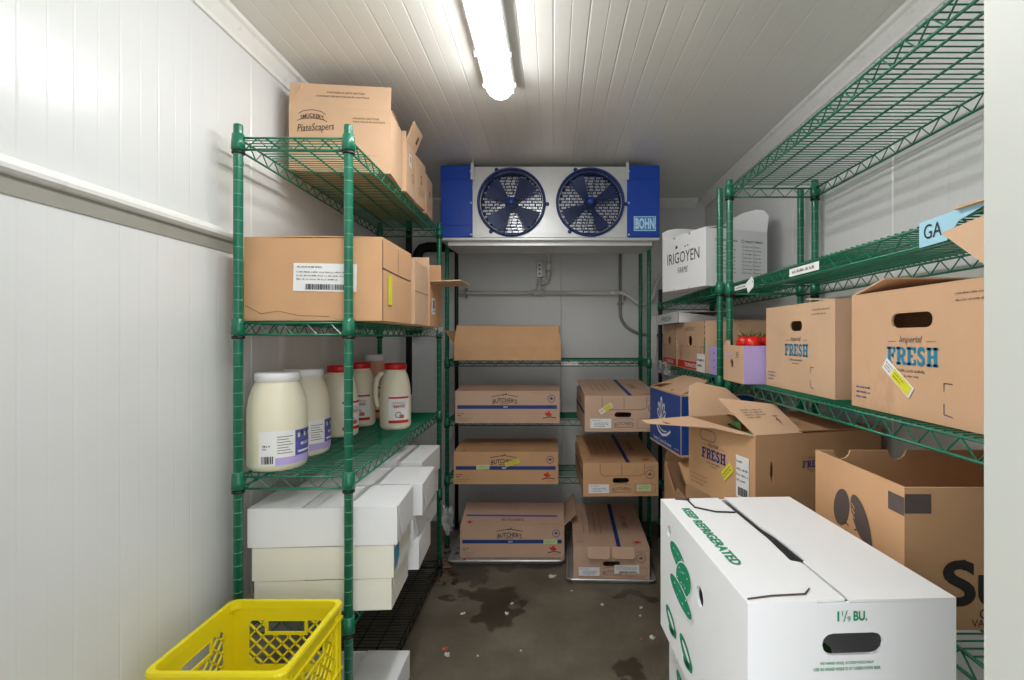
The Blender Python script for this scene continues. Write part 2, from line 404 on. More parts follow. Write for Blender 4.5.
# ------------------------------------------------------------------ wire shelving
def post_mb(h, m='green'):
    prof = [(.0127, 0)]; z = .0254
    while z < h-.03:
        z += 1
    prof += [(.0127, h-.006), (.0120, h-.001), (.010, h)]
    mb = MB(); mb.lathe(prof, m, 12)
    if m == 'green':
        z = .0254
        while z < h-.05:
            mb.lathe([(.0126, z-.0008), (.0130, z-.0004), (.0130, z+.0004), (.0126, z+.0008)], 'groove', 12); z += .0254*1.5
    return mb
def shelf(root, sx, sy, z, m='green', name='shelf', tight=.021):
    """sx, sy: half spans between post centres; top wires lie with their top at z"""
    mb = MB(); D = .034; r = .0032; zt = z-r-.003
    X, Y = sx, sy
    for (a, b) in (((-X, -Y), (X, -Y)), ((-X, Y), (X, Y)), ((-X, -Y), (-X, Y)), ((X, -Y), (X, Y))):
        A, B = V((a[0], a[1], 0)), V((b[0], b[1], 0)); d = (B-A); L = d.length; d.normalize()
        for zz in (zt, zt-D):
            mb.tube([A+V((0, 0, zz)), B+V((0, 0, zz))], r, m, 6)
        nz = int(round((L-.04)/.034)); step = (L-.04)/nz
        pts = [A+d*(.02+i*step)+V((0, 0, zt if i % 2 else zt-D)) for i in range(nz+1)]
        mb.tube(pts, .0021, m, 5)
    ny = int((2*Y-.02)/tight); st = (2*Y-.02)/ny
    for i in range(1, ny):
        y = -Y+.01+i*st
        mb.tube([(-X, y, z-.0018), (X, y, z-.0018)], .0018, m, 5, cap=False)
    for x in ((-X*.5, 0, X*.5) if X < Y else ()):
        mb.tube([(x, -Y, z-.0066), (x, Y, z-.0066)], .0030, m, 6)
    o = mb.build(name, root)
    for x in (-X, X):
        for y in (-Y, Y):
            q = MB(); q.lathe([(.0135, z-.042), (.0185, z-.041), (.0178, z-.02), (.0162, z+.004), (.0135, z+.006)], m, 14, (x, y, 0)); q.build('collar', o)
            q = MB(); q.lathe([(.0132, z-.053), (.0172, z-.052), (.0172, z-.045), (.0132, z-.044)], 'blackplastic', 14, (x, y, 0)); q.build('clip', o)
    return o
def rack(label, cx, cy, hx, hy, rz, heights, shelves, group=None, mats=None, postmats=None):
    t = thing('wire_shelving_rack', label, 'shelving rack', (cx, cy, 0), rz, group)
    k = 0
    for x in (-hx, hx):
        for y in (-hy, hy):
            q = post_mb(heights[k]-.02, (postmats or ['green']*4)[k])
            o = q.build('post', t); o.location = (x, y, .02)
            f = MB(); f.lathe([(.016, 0), (.017, .004), (.014, .016), (.0128, .024)], 'blackplastic', 12); f.build('foot', o, (0, 0, -.02))
            k += 1
    for i, z in enumerate(shelves): shelf(t, hx, hy, z, (mats or ['green']*len(shelves))[i])
    return t
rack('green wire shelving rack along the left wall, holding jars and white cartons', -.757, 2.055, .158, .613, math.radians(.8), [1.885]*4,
     [1.852, 1.32, .876, .46, .085], mats=['green']*4+['blackwire'])  # bottom shelf gets a darker wire colour than the four above
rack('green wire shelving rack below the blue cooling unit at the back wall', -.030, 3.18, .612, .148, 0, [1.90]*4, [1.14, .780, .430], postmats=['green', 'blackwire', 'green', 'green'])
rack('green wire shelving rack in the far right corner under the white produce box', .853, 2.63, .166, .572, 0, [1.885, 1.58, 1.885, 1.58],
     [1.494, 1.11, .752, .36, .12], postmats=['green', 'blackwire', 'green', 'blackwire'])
rack('tall green wire shelving rack nearest the doorway on the right, empty on top', .853, 1.333, .166, .612, 0, [1.885]*4, [1.858, 1.48, 1.11, .752, .12])

# ------------------------------------------------------------------ cartons
def stadium(cu, cv, wd, h, n=6):
    r = h/2; pts = []
    for k in range(n+1): a = -pi/2+pi*k/n; pts.append((cu+wd/2-r+r*math.cos(a), cv+r*math.sin(a)))
    for k in range(n+1): a = pi/2+pi*k/n; pts.append((cu-wd/2+r+r*math.cos(a), cv+r*math.sin(a)))
    return pts
def circ(cu, cv, r, n=16, ry=None): return [(cu+r*math.cos(2*pi*k/n), cv+(ry or r)*math.sin(2*pi*k/n)) for k in range(n)]
class Carton:
    def __init__(s, name, label, cat, w, d, h, loc, rz=0, m='card', group=None, holes={}, outl={}, mats={}, t=.005):
        s.t = thing(name, label, cat, loc, rz, group); s.w, s.d, s.h, s.th, s.m = w, d, h, t, m
        mb = MB(); s.mb = mb
        for side in ('front', 'back', 'left', 'right'):
            fr = s.fr(side); W = w if side in ('front', 'back') else d
            i = 0 if side in ('front', 'back') else t
            ol = outl.get(side) or [(i, 0), (W-i, 0), (W-i, h), (i, h)]
            mb.plate(fr, ol, holes.get(side, []), t, mats.get(side, m))
        mb.box(-w/2+t, w/2-t, -d/2+t, d/2-t, .001, .001+t, m)
    def fr(s, side):
        w, d, h = s.w, s.d, s.h
        return {'front': Frame((-w/2, -d/2, 0), (1, 0, 0), (0, 0, 1)), 'back': Frame((w/2, d/2, 0), (-1, 0, 0), (0, 0, 1)),
                'left': Frame((-w/2, d/2, 0), (0, -1, 0), (0, 0, 1)), 'right': Frame((w/2, -d/2, 0), (0, 1, 0), (0, 0, 1)),
                'top': Frame((-w/2, -d/2, h), (1, 0, 0), (0, 1, 0))}[side]
    def flap(s, side, L, ang, m=None, outline=None, holes=(), pr=None, name='flap', inset=.001, lift=0, skew=0, t=None):
        w, d, h = s.w, s.d, s.h; a = math.radians(ang)
        O, Rv, I, W = {'front': ((-w/2, -d/2, h), (1, 0, 0), (0, 1, 0), w), 'back': ((w/2, d/2, h), (-1, 0, 0), (0, -1, 0), w),
                       'left': ((-w/2, d/2, h), (0, -1, 0), (1, 0, 0), d), 'right': ((w/2, -d/2, h), (0, 1, 0), (-1, 0, 0), d)}[side]
        U = V(I)*math.cos(a)+V((0, 0, 1))*math.sin(a)
        th = t or s.th*.7
        O = V(O)+V((0, 0, lift))
        R2 = V(Rv)+V((0, 0, skew)); R2.normalize(); U = (U-R2*U.dot(R2)).normalized()
        fr = Frame(O, R2, U); fr.O = fr.O+fr.N*th*(1 if abs(ang) < 60 else .0)
        ol = outline(W, L) if callable(outline) else (outline or [(inset, 0), (W-inset, 0), (W-inset, L), (inset, L)])
        mb = MB(); mb.plate(fr, ol, holes, th, m or s.m)
        if pr: pr(mb, fr)
        return mb.build(name, s.t)
    def done(s): s.body = s.mb.build('body', s.t); return s
def sticker(parent, fr, u, v, wd, h, rot=0, m='paper', style='text', seed=1, name='label', lab=None):
    """a paper label stuck on a face (its own part)"""
    c, q = math.cos(rot), math.sin(rot)
    f2 = Frame(fr.p(u, v, .0022), fr.R*c+fr.U*q, fr.U*c-fr.R*q)
    mb = MB(); mb.plate(f2, [(0, 0), (wd, 0), (wd, h), (0, h)], [], .0006, m)
    if style == 'ship':
        mb.lines(f2, wd*.06, h*.84, wd*.4, 1, h*.1, h*.05, 'greyink', seed); mb.lines(f2, wd*.05, h*.66, wd*.85, 3, h*.13, h*.05, 'greyink', seed+3)
        mb.barcode(f2, wd*.2, h*.06, wd*.72, h*.2, 'ink', seed)
    elif style == 'bar':
        mb.barcode(f2, wd*.1, h*.35, wd*.6, h*.5, 'ink', seed); mb.lines(f2, wd*.1, h*.15, wd*.7, 1, h*.1, h*.08, 'ink', seed)
    elif style == 'blue':
        mb.lines(f2, wd*.08, h*.78, wd*.4, 1, h*.2, h*.08, 'navyink', seed); mb.lines(f2, wd*.2, h*.52, wd*.65, 3, h*.17, h*.08, 'navyink', seed+1)
    elif style == 'two':
        mb.rect(f2, wd*.33, h*.08, wd*.95, h*.92, 'yellow', .001); mb.lines(f2, wd*.05, h*.7, wd*.25, 3, h*.22, h*.1, 'greyink', seed); mb.lines(f2, wd*.4, h*.6, wd*.35, 2, h*.3, h*.12, 'greyink', seed+2)
    elif style == 'plain': mb.lines(f2, wd*.1, h*.6, wd*.8, 2, h*.3, h*.12, 'greyink', seed)
    o = mb.build(name, parent)
    if lab: o['label'] = lab
    return o

LEAF = [(0, -1), (.04, -.35), (.45, -.5), (.38, -.25), (.95, -.02), (.75, .1), (.82, .38), (.55, .3), (.5, .42), (.22, .12), (.32, .7), (.14, .62), (0, 1)]
LEAF = LEAF+[(-a, b) for a, b in LEAF[-2:0:-1]]
def leaf(mb, fr, u, v, k, m='redink', rot=0):
    c, q = math.cos(rot), math.sin(rot)
    mb.poly(fr, [(u+(a*c-b*q)*k, v+(a*q+b*c)*k) for a, b in LEAF], m, .0010)
def fresh(mb, fr, u, v, h, m='freshink', top=None, small=True):
    """slab lettering FRESH, centre u, base v"""
    k = h; x = u-1.95*k
    def R(a, b, c, d): mb.rect(fr, x+a*k, v+b*k, x+c*k, v+d*k, m, .001)
    # F
    R(.12, 0, .34, 1); R(0, 0, .48, .14); R(0, .86, .72, 1); R(.34, .46, .56, .6); R(.58, .68, .72, .9); R(.48, .38, .58, .68); x += .80*k
    # R
    R(.10, 0, .32, 1); R(0, 0, .42, .14); R(0, .86, .5, 1); R(.32, .44, .5, .57)
    mb.poly(fr, [(x+a*k, v+b*k) for a, b in ((.5, .44), (.66, .5), (.74, .62), (.74, .82), (.66, .95), (.5, 1), (.5, .86), (.54, .8), (.54, .64), (.5, .57))], m, .001)
    mb.poly(fr, [(x+a*k, v+b*k) for a, b in ((.36, .46), (.56, .46), (.72, .14), (.80, .14), (.80, 0), (.56, 0))], m, .001); x += .84*k
    # E
    R(.10, 0, .32, 1); R(0, 0, .72, .14); R(0, .86, .70, 1); R(.32, .44, .5, .57); R(.58, .1, .72, .32); R(.56, .68, .70, .9); x += .80*k
    mb.text(fr, 'S', x+.3*k, v+.5*k, 1.04*k, m, .03, wid=.56*k, off=.001); x += .68*k
    R(.08, 0, .30, 1); R(.52, 0, .74, 1); R(0, 0, .38, .14); R(.44, 0, .82, .14); R(0, .86, .38, 1); R(.44, .86, .82, 1); R(.3, .43, .52, .57)
    if small:
        mb.text(fr, 'Imperial', u, v+1.38*k, .48*k, 'greyink', 0, shear=.25)
        for s_ in (-1, 1): mb.rect(fr, u+s_*1.5*k-.35*k, v+1.30*k, u+s_*1.5*k+.35*k, v+1.325*k, 'greyink')
        mb.lines(fr, u-1.1*k, v-.38*k, 2.2*k, 1, .2*k, .14*k, 'greyink', 5); mb.lines(fr, u-.6*k, v-.66*k, 1.2*k, 1, .2*k, .10*k, 'greyink', 8)

# ---- left rack, top shelf : z = 1.852
zt = 1.853
def arcm(mb, fr, u, v, s):
    pass
# A : dressing/plate scraper carton, flap standing up
c = Carton('cardboard_box', 'brown carton with a script logo, near end of the highest left shelf, flap up', 'box', .345, .20, .225, (-.757, 1.855, zt), math.radians(6), 'card', 'cartons on the top shelf of the left rack')
f = c.fr('front')
c.mb.text(f, 'SMUCKER\'S', .078, .194, .016, 'brownink', .02, arc=6, wid=.078); c.mb.stroke(f, [(.028, .174), (.043, .181), (.078, .185), (.113, .181), (.128, .174)], .0022, 'brownink')
c.mb.stroke(f, [(.033, .198), (.048, .209), (.078, .214), (.108, .209), (.123, .198)], .0022, 'brownink')
c.mb.text(f, 'PlateScapers', .090, .150, .034, 'ink', 0, rot=.10, wid=.125, shear=.3)
c.mb.text(f, '4 PLASTIC BOTTLES', .26, .190, .006, 'brownink', .01, wid=.09); c.mb.text(f, '4 BOUTEILLES EN PLASTIQUE', .27, .178, .006, 'brownink', .01, wid=.11); c.mb.lines(f, .2, .06, .1, 1, .014, .0015, 'greyink', 3)
c.done()
c.flap('front', .085, 84, pr=lambda mb, fr: (mb.text(fr, 'CONTAINS PLASTIC BOTTLES', .19, .055, .007, 'brownink', .01, wid=.13), mb.text(fr, 'CONTIENT DES BOUTEILLES EN PLASTIQUE', .18, .040, .007, 'brownink', .01, wid=.18)))
c.flap('back', .16, 4); c.flap('left', .09, 60, m='card')
# B : behind, with a raised flap and label on its side
c = Carton('cardboard_box', 'small brown carton with a raised tilted flap on the highest left shelf', 'box', .30, .15, .20, (-.735, 2.055, zt), math.radians(2), 'card', 'cartons on the top shelf of the left rack')
f = c.fr('right'); c.mb.lines(f, .03, .15, .02, 1, .01, .004, 'greyink', 2); c.mb.ring(f, .10, .08, .018, .003, 'brownink')
c.done(); sticker(c.t, c.fr('right'), .04, .115, .035, .05, style='bar', seed=9)
c.flap('right', .085, 112, m='card', pr=lambda mb, fr: mb.rect(fr, .1, .03, .12, .06, 'brownink')); c.flap('left', .11, 2); c.flap('front', .04, 88)
c = Carton('cardboard_box', 'brown carton with faint side print, third from the near end of the highest left shelf', 'box', .28, .155, .20, (-.728, 2.225, zt), math.radians(-1), 'card', 'cartons on the top shelf of the left rack')
f = c.fr('right'); c.mb.text(f, 'S', .085, .12, .04, 'brownink'); c.mb.lines(f, .03, .07, .1, 3, .012, .004, 'greyink', 5); c.done()
c.flap('right', .13, 2); c.flap('left', .13, 2)
c = Carton('cardboard_box', 'farthest brown carton on the highest left shelf, beside the blue cooling unit', 'box', .27, .15, .18, (-.730, 2.40, zt), math.radians(3), 'card', 'cartons on the top shelf of the left rack')
f = c.fr('right'); c.mb.text(f, 'P', .08, .10, .04, 'brownink'); c.mb.lines(f, .03, .05, .1, 2, .012, .004, 'greyink', 6); c.done()
c.flap('right', .13, 3); c.flap('left', .13, 2)

# ---- left rack, second shelf z = 1.32
zt = 1.321
c = Carton('cardboard_box', 'largest plain brown carton on the left rack, with a wide white shipping label', 'box', .405, .30, .242, (-.703, 1.615, zt), 0, 'card2')
f = c.fr('front'); c.mb.stroke(f, [(.004, .045), (.05, .02), (.10, .028), (.16, .015), (.25, .012)], .0015, 'greyink')
f = c.fr('right')
c.mb.stroke(f, [(.003, .238), (.003, .0)], .004, 'brownink'); c.mb.stroke(f, [(0, .155), (.15, .15)], .003, 'brownink'); c.mb.stroke(f, [(.15, .235), (.15, .15), (.29, .148)], .003, 'brownink')
c.done()
sticker(c.t, c.fr('front'), .145, .087, .185, .082, rot=-.02, style='ship', seed=3)
sticker(c.t, c.fr('right'), .05, .05, .035, .09, m='yellow', style='none', name='label', lab='small yellow sticker on the side')
c.flap('left', .20, 1); c.flap('right', .20, 1)
c = Carton('cardboard_box', 'narrow plain brown carton behind the large labelled carton on the left rack', 'box', .36, .20, .225, (-.68, 1.90, zt), math.radians(1), 'card', )
f = c.fr('right'); c.mb.stroke(f, [(.0, .12), (.2, .12)], .002, 'greyink'); c.done(); c.flap('left', .178, 1); c.flap('right', .178, 1)
c = Carton('cardboard_box', 'open brown carton with an outstretched flap at the far end of the left rack', 'box', .34, .22, .185, (-.685, 2.20, zt), 0, 'card2')
c.done(); sticker(c.t, c.fr('right'), .03, .05, .06, .07, style='bar', seed=4)
c.flap('right', .13, 178, m='card'); c.flap('back', .10, 88); c.flap('front', .10, 95, m='card'); c.flap('left', .12, 100)
# crumpled film helper
def film(label, pts, n=14, amp=.012, seed=1, name='plastic_wrap', cat='plastic wrap', rows=4, h=.05):
    g = random.Random(seed); mb = MB(); vs = []; fs = []
    P = [V(p) for p in pts]
    for i in range(n+1):
        t_ = i/n*(len(P)-1); k = min(int(t_), len(P)-2); a = P[k].lerp(P[k+1], t_-k)
        for j in range(rows+1):
            vs.append(a+V((g.uniform(-amp, amp), g.uniform(-amp, amp), h*(j/rows-.5)+g.uniform(-amp, amp))))
    for i in range(n):
        for j in range(rows): b = i*(rows+1)+j; fs.append((b, b+rows+1, b+rows+2, b+1))
    mb.add(vs, fs, 'film'); return tag(mb.build(name), label, cat)
film('crumpled clear plastic wrap clinging to the left rack shelf edge near its far post', [(-.575, 2.25, 1.31), (-.575, 2.45, 1.308), (-.578, 2.62, 1.31)], seed=3)
film('crumpled clear plastic wrap on the right rack shelf under the tomato boxes', [(.655, 2.80, 1.095), (.655, 3.0, 1.09), (.66, 3.15, 1.10)], seed=5, h=.07)
film('crumpled plastic wrap around the base of the back rack by the left sheet pan', [(-.665, 3.02, .20), (-.64, 2.99, .17), (-.60, 3.0, .19)], seed=6, h=.16, amp=.016)

# ---- jars on left rack third shelf z = .876
def bendf(r, z0, a0, sx=1, sy=1):
    def b(u, v, n): a = a0+u/r; return V(((r+n)*math.cos(a)*sx, (r+n)*math.sin(a)*sy, z0+v))
    f = Frame((0, 0, 0), (1, 0, 0), (0, 0, 1)); f.bend = b; return f
def big_jar(label, x, y, rot):
    t = thing('jar', label, 'jar', (x, y, .877), rot, 'white-lidded jars on the left rack')
    r = .083; mb = MB()
    mb.lathe([(.05, .004), (r-.012, .0), (r-.004, .006), (r, .018), (r, .15), (r-.001, .185), (r-.006, .215), (r-.014, .240), (.062, .256), (.058, .262), (.058, .268)], 'milk', 40, sq=.0)
    mb.build('body', t)
    mb = MB(); mb.lathe([(.060, .262), (.063, .264), (.063, .284), (.060, .288), (.02, .288)], 'lidwhite', 40); mb.build('lid', t)
    f = bendf(r+.001, .02, -pi/2-.55)
    mb = MB(); Wd = .17
    n = 24; vs = []; fs = []
    mb.rect(f, 0, .0, Wd, .10, 'paper', .0004)
    mb.rect(f, .045, .0, Wd, .022, M['lilac'], .0009); mb.rect(f, .10, .022, Wd, .098, 'purpleink', .0009)
    for k in range(5): mb.rect(f, .108+k*.012, .075+(k % 2)*.008, .116+k*.012, .088+(k % 2)*.006, 'ink' if k % 2 else 'palegreen', .0014)
    mb.text(f, 'MAYO', .137, .055, .010, 'whiteink', .02, off=.0016, wid=.036); mb.rect(f, .108, .030, .162, .036, 'whiteink', .0014)
    mb.barcode(f, .008, .006, .032, .022, 'ink', 2); mb.lines(f, .012, .055, .02, 2, .008, .005, 'ink', 3)
    for k in range(7): mb.rect(f, .05, .034+k*.008, .092-.006*(k % 3), .036+k*.008, 'greyink', .001)
    mb.build('label', t)
    return t
big_jar('big cream jar with a white lid at the near corner of the left rack', -.845, 1.535, math.radians(25))
big_jar('cream jar with a white lid right behind the nearest big jar', -.855, 1.715, math.radians(38))
def jug(label, x, y, rot, lidm='lidred', body='milk', s=1.0, facing=.0, lw=.09, h=.285, grp='red-lidded jugs with handles on the left rack'):
    t = thing('jug', label, 'jug', (x, y, .877), rot, grp); r = .066*s; mb = MB()
    mb.lathe([(.04, .004), (r-.012, 0), (r-.003, .006), (r, .016), (r, .13), (r-.002, .17), (r-.006, .20), (r-.012, .225), (r-.020, .245), (.042, .256), (.042, .262)], body, 36, sx=1, sy=.95); mb.build('body', t)
    mb = MB(); mb.lathe([(.044, .256), (.0475, .258), (.0475, .278), (.045, .283), (.02, .283)], lidm, 32); mb.build('lid', t)
    mb = MB(); mb.tube([(-.045, 0, .238), (-.062, 0, .236), (-.080, 0, .215), (-.086, 0, .18), (-.085, 0, .13), (-.078, 0, .10), (-.055, 0, .085)], [.012, .013, .012, .011, .011, .012, .013], body, 10); mb.build('handle', t)
    f = bendf(r+.002, .03, -pi/2-facing-lw/r/2, 1, .95); mb = MB()
    mb.rect(f, 0, 0, lw, .12, 'paper', .0004); mb.rect(f, 0, .0, lw, .012, 'redink', .0009); mb.rect(f, 0, .104, lw, .112, 'redink', .0009)
    mb.text(f, 'MAYO', lw/2, .07, .012, 'redink', .02, wid=lw*.5, off=.0014)
    for k in range(4): mb.rect(f, lw*.15, .088-k*.006+.0, lw*.8, .0895-k*.006, 'greyink', .001)
    mb.ring(f, lw*.45, .035, .013, .003, 'greyink', 14, off=.0012); mb.rect(f, lw*.5, .02, lw*.72, .035, 'scrapo', .0013)
    mb.build('label', t); return t
jug('cream jug with a red lid, right behind the near rack post', -.86, 2.02, .15, facing=-1.0, s=1.05)
jug('cream jug with a red lid between the post jug and the aisle jug', -.872, 2.26, 0, facing=-.35)
P_ = jug('peach coloured jug with a white lid, farthest at the wall', -.885, 2.47, .1, 'lidwhite', 'orangejar', .95, facing=-.5, grp='far jug'); P_.scale = (1, 1, 1.1)
jug('cream jug with a red lid and open handle, nearest the aisle', -.690, 2.19, 0, facing=-.55)

# ---- white cartons on the left rack
def flatbox(label, x0, x1, y0, y1, z, h, m, rz=0, grp='white flat cartons stacked on the left rack', lidseam=True, seed=1, side=True):
    c = Carton('flat_carton', label, 'carton', x1-x0, y1-y0, h, ((x0+x1)/2, (y0+y1)/2, z), rz, m, grp, t=.003)
    f = c.fr('right'); L = y1-y0
    if side: c.mb.lines(f, L*.25, h*.6, L*.45, 3, .013, .004, 'greyink', seed); c.mb.text(f, 'FRESH', L*.5, h*.72, .012, 'greyink')
    c.done()
    # tuck-in side with a dark triangular gap where the corner has opened
    W = x1-x0
    c.flap('right', h*.92, -92, m=m, outline=[(.012, 0), (L-.004, 0), (L-.02, h*.9), (.045, h*.9)], name='tuck_flap', t=.0015)
    if lidseam:
        c.flap('left', W*.36, .4, m=m, t=.002); c.flap('right', W*.36, .4, m=m, t=.002)
        mb = MB(); mb.box(-W*.16, W*.16, -L/2+.003, L/2-.003, h-.006, h-.003, m); mb.build('inner_flap', c.t)
    else: c.flap('left', W-.004, .2, m=m, t=.002)
    return c
z0 = .461
flatbox('lowest cream carton of the near stack on the left rack', -.882, -.487, 1.477, 1.690, z0, .093, 'cream', rz=.06, seed=2)
c = flatbox('middle carton of the near stack on the left rack, blue tape on its corner', -.888, -.480, 1.476, 1.690, z0+.096, .096, 'cream', rz=.06, seed=3)
mb = MB(); f = c.fr('right'); mb.poly(f, [(.0, .02), (.05, .045), (.05, .093), (.0, .088)], 'teal', .004); mb.build('tape', c.t)['label'] = 'blue tape patch at the corner'
flatbox('topmost white carton of the near stack on the left rack', -.900, -.470, 1.474, 1.690, z0+.195, .112, 'white', rz=.06, seed=4)
flatbox('lowest white carton of the middle stack on the left rack', -.86, -.475, 1.735, 1.95, z0, .10, 'white', rz=.06, seed=5)
flatbox('small white carton between two others in the middle stack on the left rack', -.85, -.485, 1.735, 1.93, z0+.103, .085, 'white', seed=6)
flatbox('topmost white carton of the middle stack on the left rack', -.88, -.462, 1.730, 1.965, z0+.191, .108, 'white', rz=.06, seed=7)
flatbox('lowest white carton of the farthest stack on the left rack', -.87, -.54, 2.03, 2.32, z0, .10, 'white', seed=8)
flatbox('middle white carton of the farthest stack on the left rack', -.87, -.535, 2.03, 2.33, z0+.103, .095, 'white', seed=9)
flatbox('topmost white carton of the farthest stack on the left rack', -.88, -.53, 2.02, 2.34, z0+.201, .105, 'white', seed=10)
flatbox('white carton lying alone on the bottom shelf behind the yellow crate', -.90, -.50, 1.465, 1.745, .086, .092, 'white', seed=11, grp='bottom carton')

# ---- milk crates
def clip(poly, a, b):
    t0, t1 = 0, 1; dx, dy = b[0]-a[0], b[1]-a[1]
    for i in range(len(poly)):
        p, q = poly[i], poly[(i+1) % len(poly)]
        nx, ny = -(q[1]-p[1]), q[0]-p[0]
        num = (a[0]-p[0])*nx+(a[1]-p[1])*ny; den = dx*nx+dy*ny
        if abs(den) < 1e-9:
            if num < 0: return None
        else:
            t_ = -num/den
            if den > 0: t0 = max(t0, t_)
            else: t1 = min(t1, t_)
    if t0 >= t1: return None
    return (a[0]+dx*t0, a[1]+dy*t0), (a[0]+dx*t1, a[1]+dy*t1)
def crate(label, x, y, z, rz=0):
    W, H = .305, .278; t = thing('milk_crate', label, 'crate', (x, y, z), rz, 'yellow crates in the near left corner')
    h2 = W/2
    for k, nm in enumerate(('front', 'right', 'back', 'left')):
        a = k*pi/2; Rv = V((math.cos(a), math.sin(a), 0)); Nn = V((math.sin(a), -math.cos(a), 0))
        fr = Frame(Nn*(h2-.006)-Rv*(h2-.006), Rv, (0, 0, 1)); w_ = W-.012
        mb = MB()
        hole = [(.045, .130), (.065, .105), (w_-.065, .105), (w_-.045, .130), (w_-.045, .215), (w_-.055, .225), (.055, .225), (.045, .215)]
        lower = [(.045, .035), (w_-.045, .035), (w_-.045, .085), (.045, .085)]
        mb.plate(fr, [(0, 0), (w_, 0), (w_, H-.004), (0, H-.004)], [hole, lower], .004, 'crate')
        hx0, hx1, hy0 = w_/2-.058, w_/2+.058, .186
        mb.plate(fr, [(hx0, hy0), (hx1, hy0), (hx1, .226), (hx0, .226)], [[(hx0+.008, hy0+.008), (hx1-.008, hy0+.008), (hx1-.008, .224), (hx0+.008, .224)]], .005, 'crate')
        for poly, st in ((hole, .036), (lower, .036)):
            P = poly
            for s_ in (1, -1):
                u = -.4
                while u < .8:
                    seg = clip(P, (u, 0), (u+s_*.25, .25))
                    if seg:
                        (a1, b1), (a2, b2) = seg; segs = [seg]
                        # leave the hand hole open
                        if poly is hole:
                            lim = hy0+.002; segs = []
                            for (p, q) in [seg]:
                                N_ = 24; cur = None
                                for i in range(N_+1):
                                    T = i/N_; c_ = (p[0]+(q[0]-p[0])*T, p[1]+(q[1]-p[1])*T)
                                    ins = hx0 < c_[0] < hx1 and c_[1] > lim
                                    if not ins: cur = (cur[0], c_) if cur else (c_, c_)
                                    if (ins or i == N_) and cur: segs.append(cur); cur = None
                        for (p, q) in segs:
                            if math.dist(p, q) < .004: continue
                            L_ = math.dist(p, q); nx, ny = -(q[1]-p[1])/L_*.0022, (q[0]-p[0])/L_*.0022
                            mb.plate(fr, [(p[0]-nx, p[1]-ny), (q[0]-nx, q[1]-ny), (q[0]+nx, q[1]+ny), (p[0]+nx, p[1]+ny)], [], .004, 'crate')
                    u += st
        for v in (.028, .094, .232):           # outer ribs
            mb.box(-h2+.003, h2-.003, -h2-.0, -h2+.006, v-.003, v+.003, 'crate', Matrix.Rotation(a, 4, 'Z'))
        for u in (.03, w_-.03, .012, w_-.012):
            q = -h2+.006+u
            mb.box(q-.002, q+.002, -h2-.0, -h2+.006, .005, H-.01, 'crate', Matrix.Rotation(a, 4, 'Z'))
        mb.build('side_panel', t)
    mb = MB()
    def rr(i, z):
        o = h2-i; r = .022; P = []
        for k, (sx, sy) in enumerate(((1, -1), (1, 1), (-1, 1), (-1, -1))):
            for j in range(5):
                a = -pi/2+k*pi/2+j*pi/8; P.append((sx*(o-r)+r*math.cos(a), sy*(o-r)+r*math.sin(a), z))
        return P
    rings = [rr(-.001, H-.020), rr(-.003, H-.006), rr(-.001, H), rr(.010, H), rr(.011, H-.020)]; n = 20
    vs = [p for r in rings for p in r]; fs = []
    for i in range(5):
        j = (i+1) % 5
        for k in range(n): l = (k+1) % n; fs.append((i*n+k, i*n+l, j*n+l, j*n+k))
    mb.add(vs, fs, 'crate'); mb.build('rim', t)
    mb = MB(); st = .030; fl = []
    holes = [[(i*st-.135+.004, j*st-.135+.004), (i*st-.135+.026, j*st-.135+.004), (i*st-.135+.026, j*st-.135+.026), (i*st-.135+.004, j*st-.135+.026)] for i in range(9) for j in range(9)]
    mb.plate(Frame((0, 0, .008), (1, 0, 0), (0, 1, 0)), [(-.146, -.146), (.146, -.146), (.146, .146), (-.146, .146)], holes, .006, 'crate'); mb.build('base', t)
    return t
crate('empty yellow lattice milk crate in the near left corner, topmost of two', -.728, 1.222, .274, math.radians(0))
crate('yellow milk crate on the floor underneath the other crate', -.728, 1.222, 0)

# ---- back rack boxes
def butcher_long(label, x, y, z, rz=0, m='cardpink', top='closed', stick=(), grp='long blue-striped meat boxes on the back rack'):
    c = Carton('meat_box', label, 'box', .60, .38, .182, (x, y, z), rz, m, grp, t=.004)
    f = c.fr('front')
    c.mb.rect(f, .012, .082, .585, .103, 'navyink'); c.mb.text(f, 'BEEF', .29, .0925, .009, 'whiteink', .01)
    c.mb.text(f, "BUTCHER'S", .285, .133, .026, 'ink', .015, arc=2.2, wid=.14); c.mb.text(f, 'BLOCK', .285, .113, .010, 'ink', .01)
    c.mb.stroke(f, [(.21, .152), (.255, .160), (.285, .165), (.315, .160), (.36, .152)], .0035, 'ink'); c.mb.stroke(f, [(.275, .158), (.298, .172)], .004, 'ink')
    c.mb.ring(f, .553, .14, .022, .0035, 'navyink'); leaf(c.mb, f, .553, .14, .013, 'navyink')
    leaf(c.mb, f, .535, .050, .024, 'redink', -.2); c.mb.stroke(f, [(.505, .028), (.54, .036), (.58, .03)], .005, 'ink'); c.mb.lines(f, .53, .018, .05, 1, .01, .003, 'redink', 4)
    c.mb.lines(f, .012, .052, .035, 2, .012, .006, 'ink', 8); c.mb.lines(f, .012, .026, .08, 2, .012, .003, 'ink', 9); c.mb.lines(f, .43, .172, .14, 1, .01, .0018, 'greyink', 9)
    c.done()
    for (u, v, wd, h, rot, mm) in stick: sticker(c.t, f, u, v, wd, h, rot, mm, 'plain' if mm != 'paper' else 'two', seed=int(u*100))
    if top == 'closed':
        c.flap('front', .187, 4, pr=lambda mb, fr: (mb.lines(fr, .24, .03, .12, 1, .01, .006, 'ink', 3), leaf(mb, fr, .06, .02, .015)), name='lid_flap')
        c.flap('back', .187, 4, name='lid_flap')
    return c
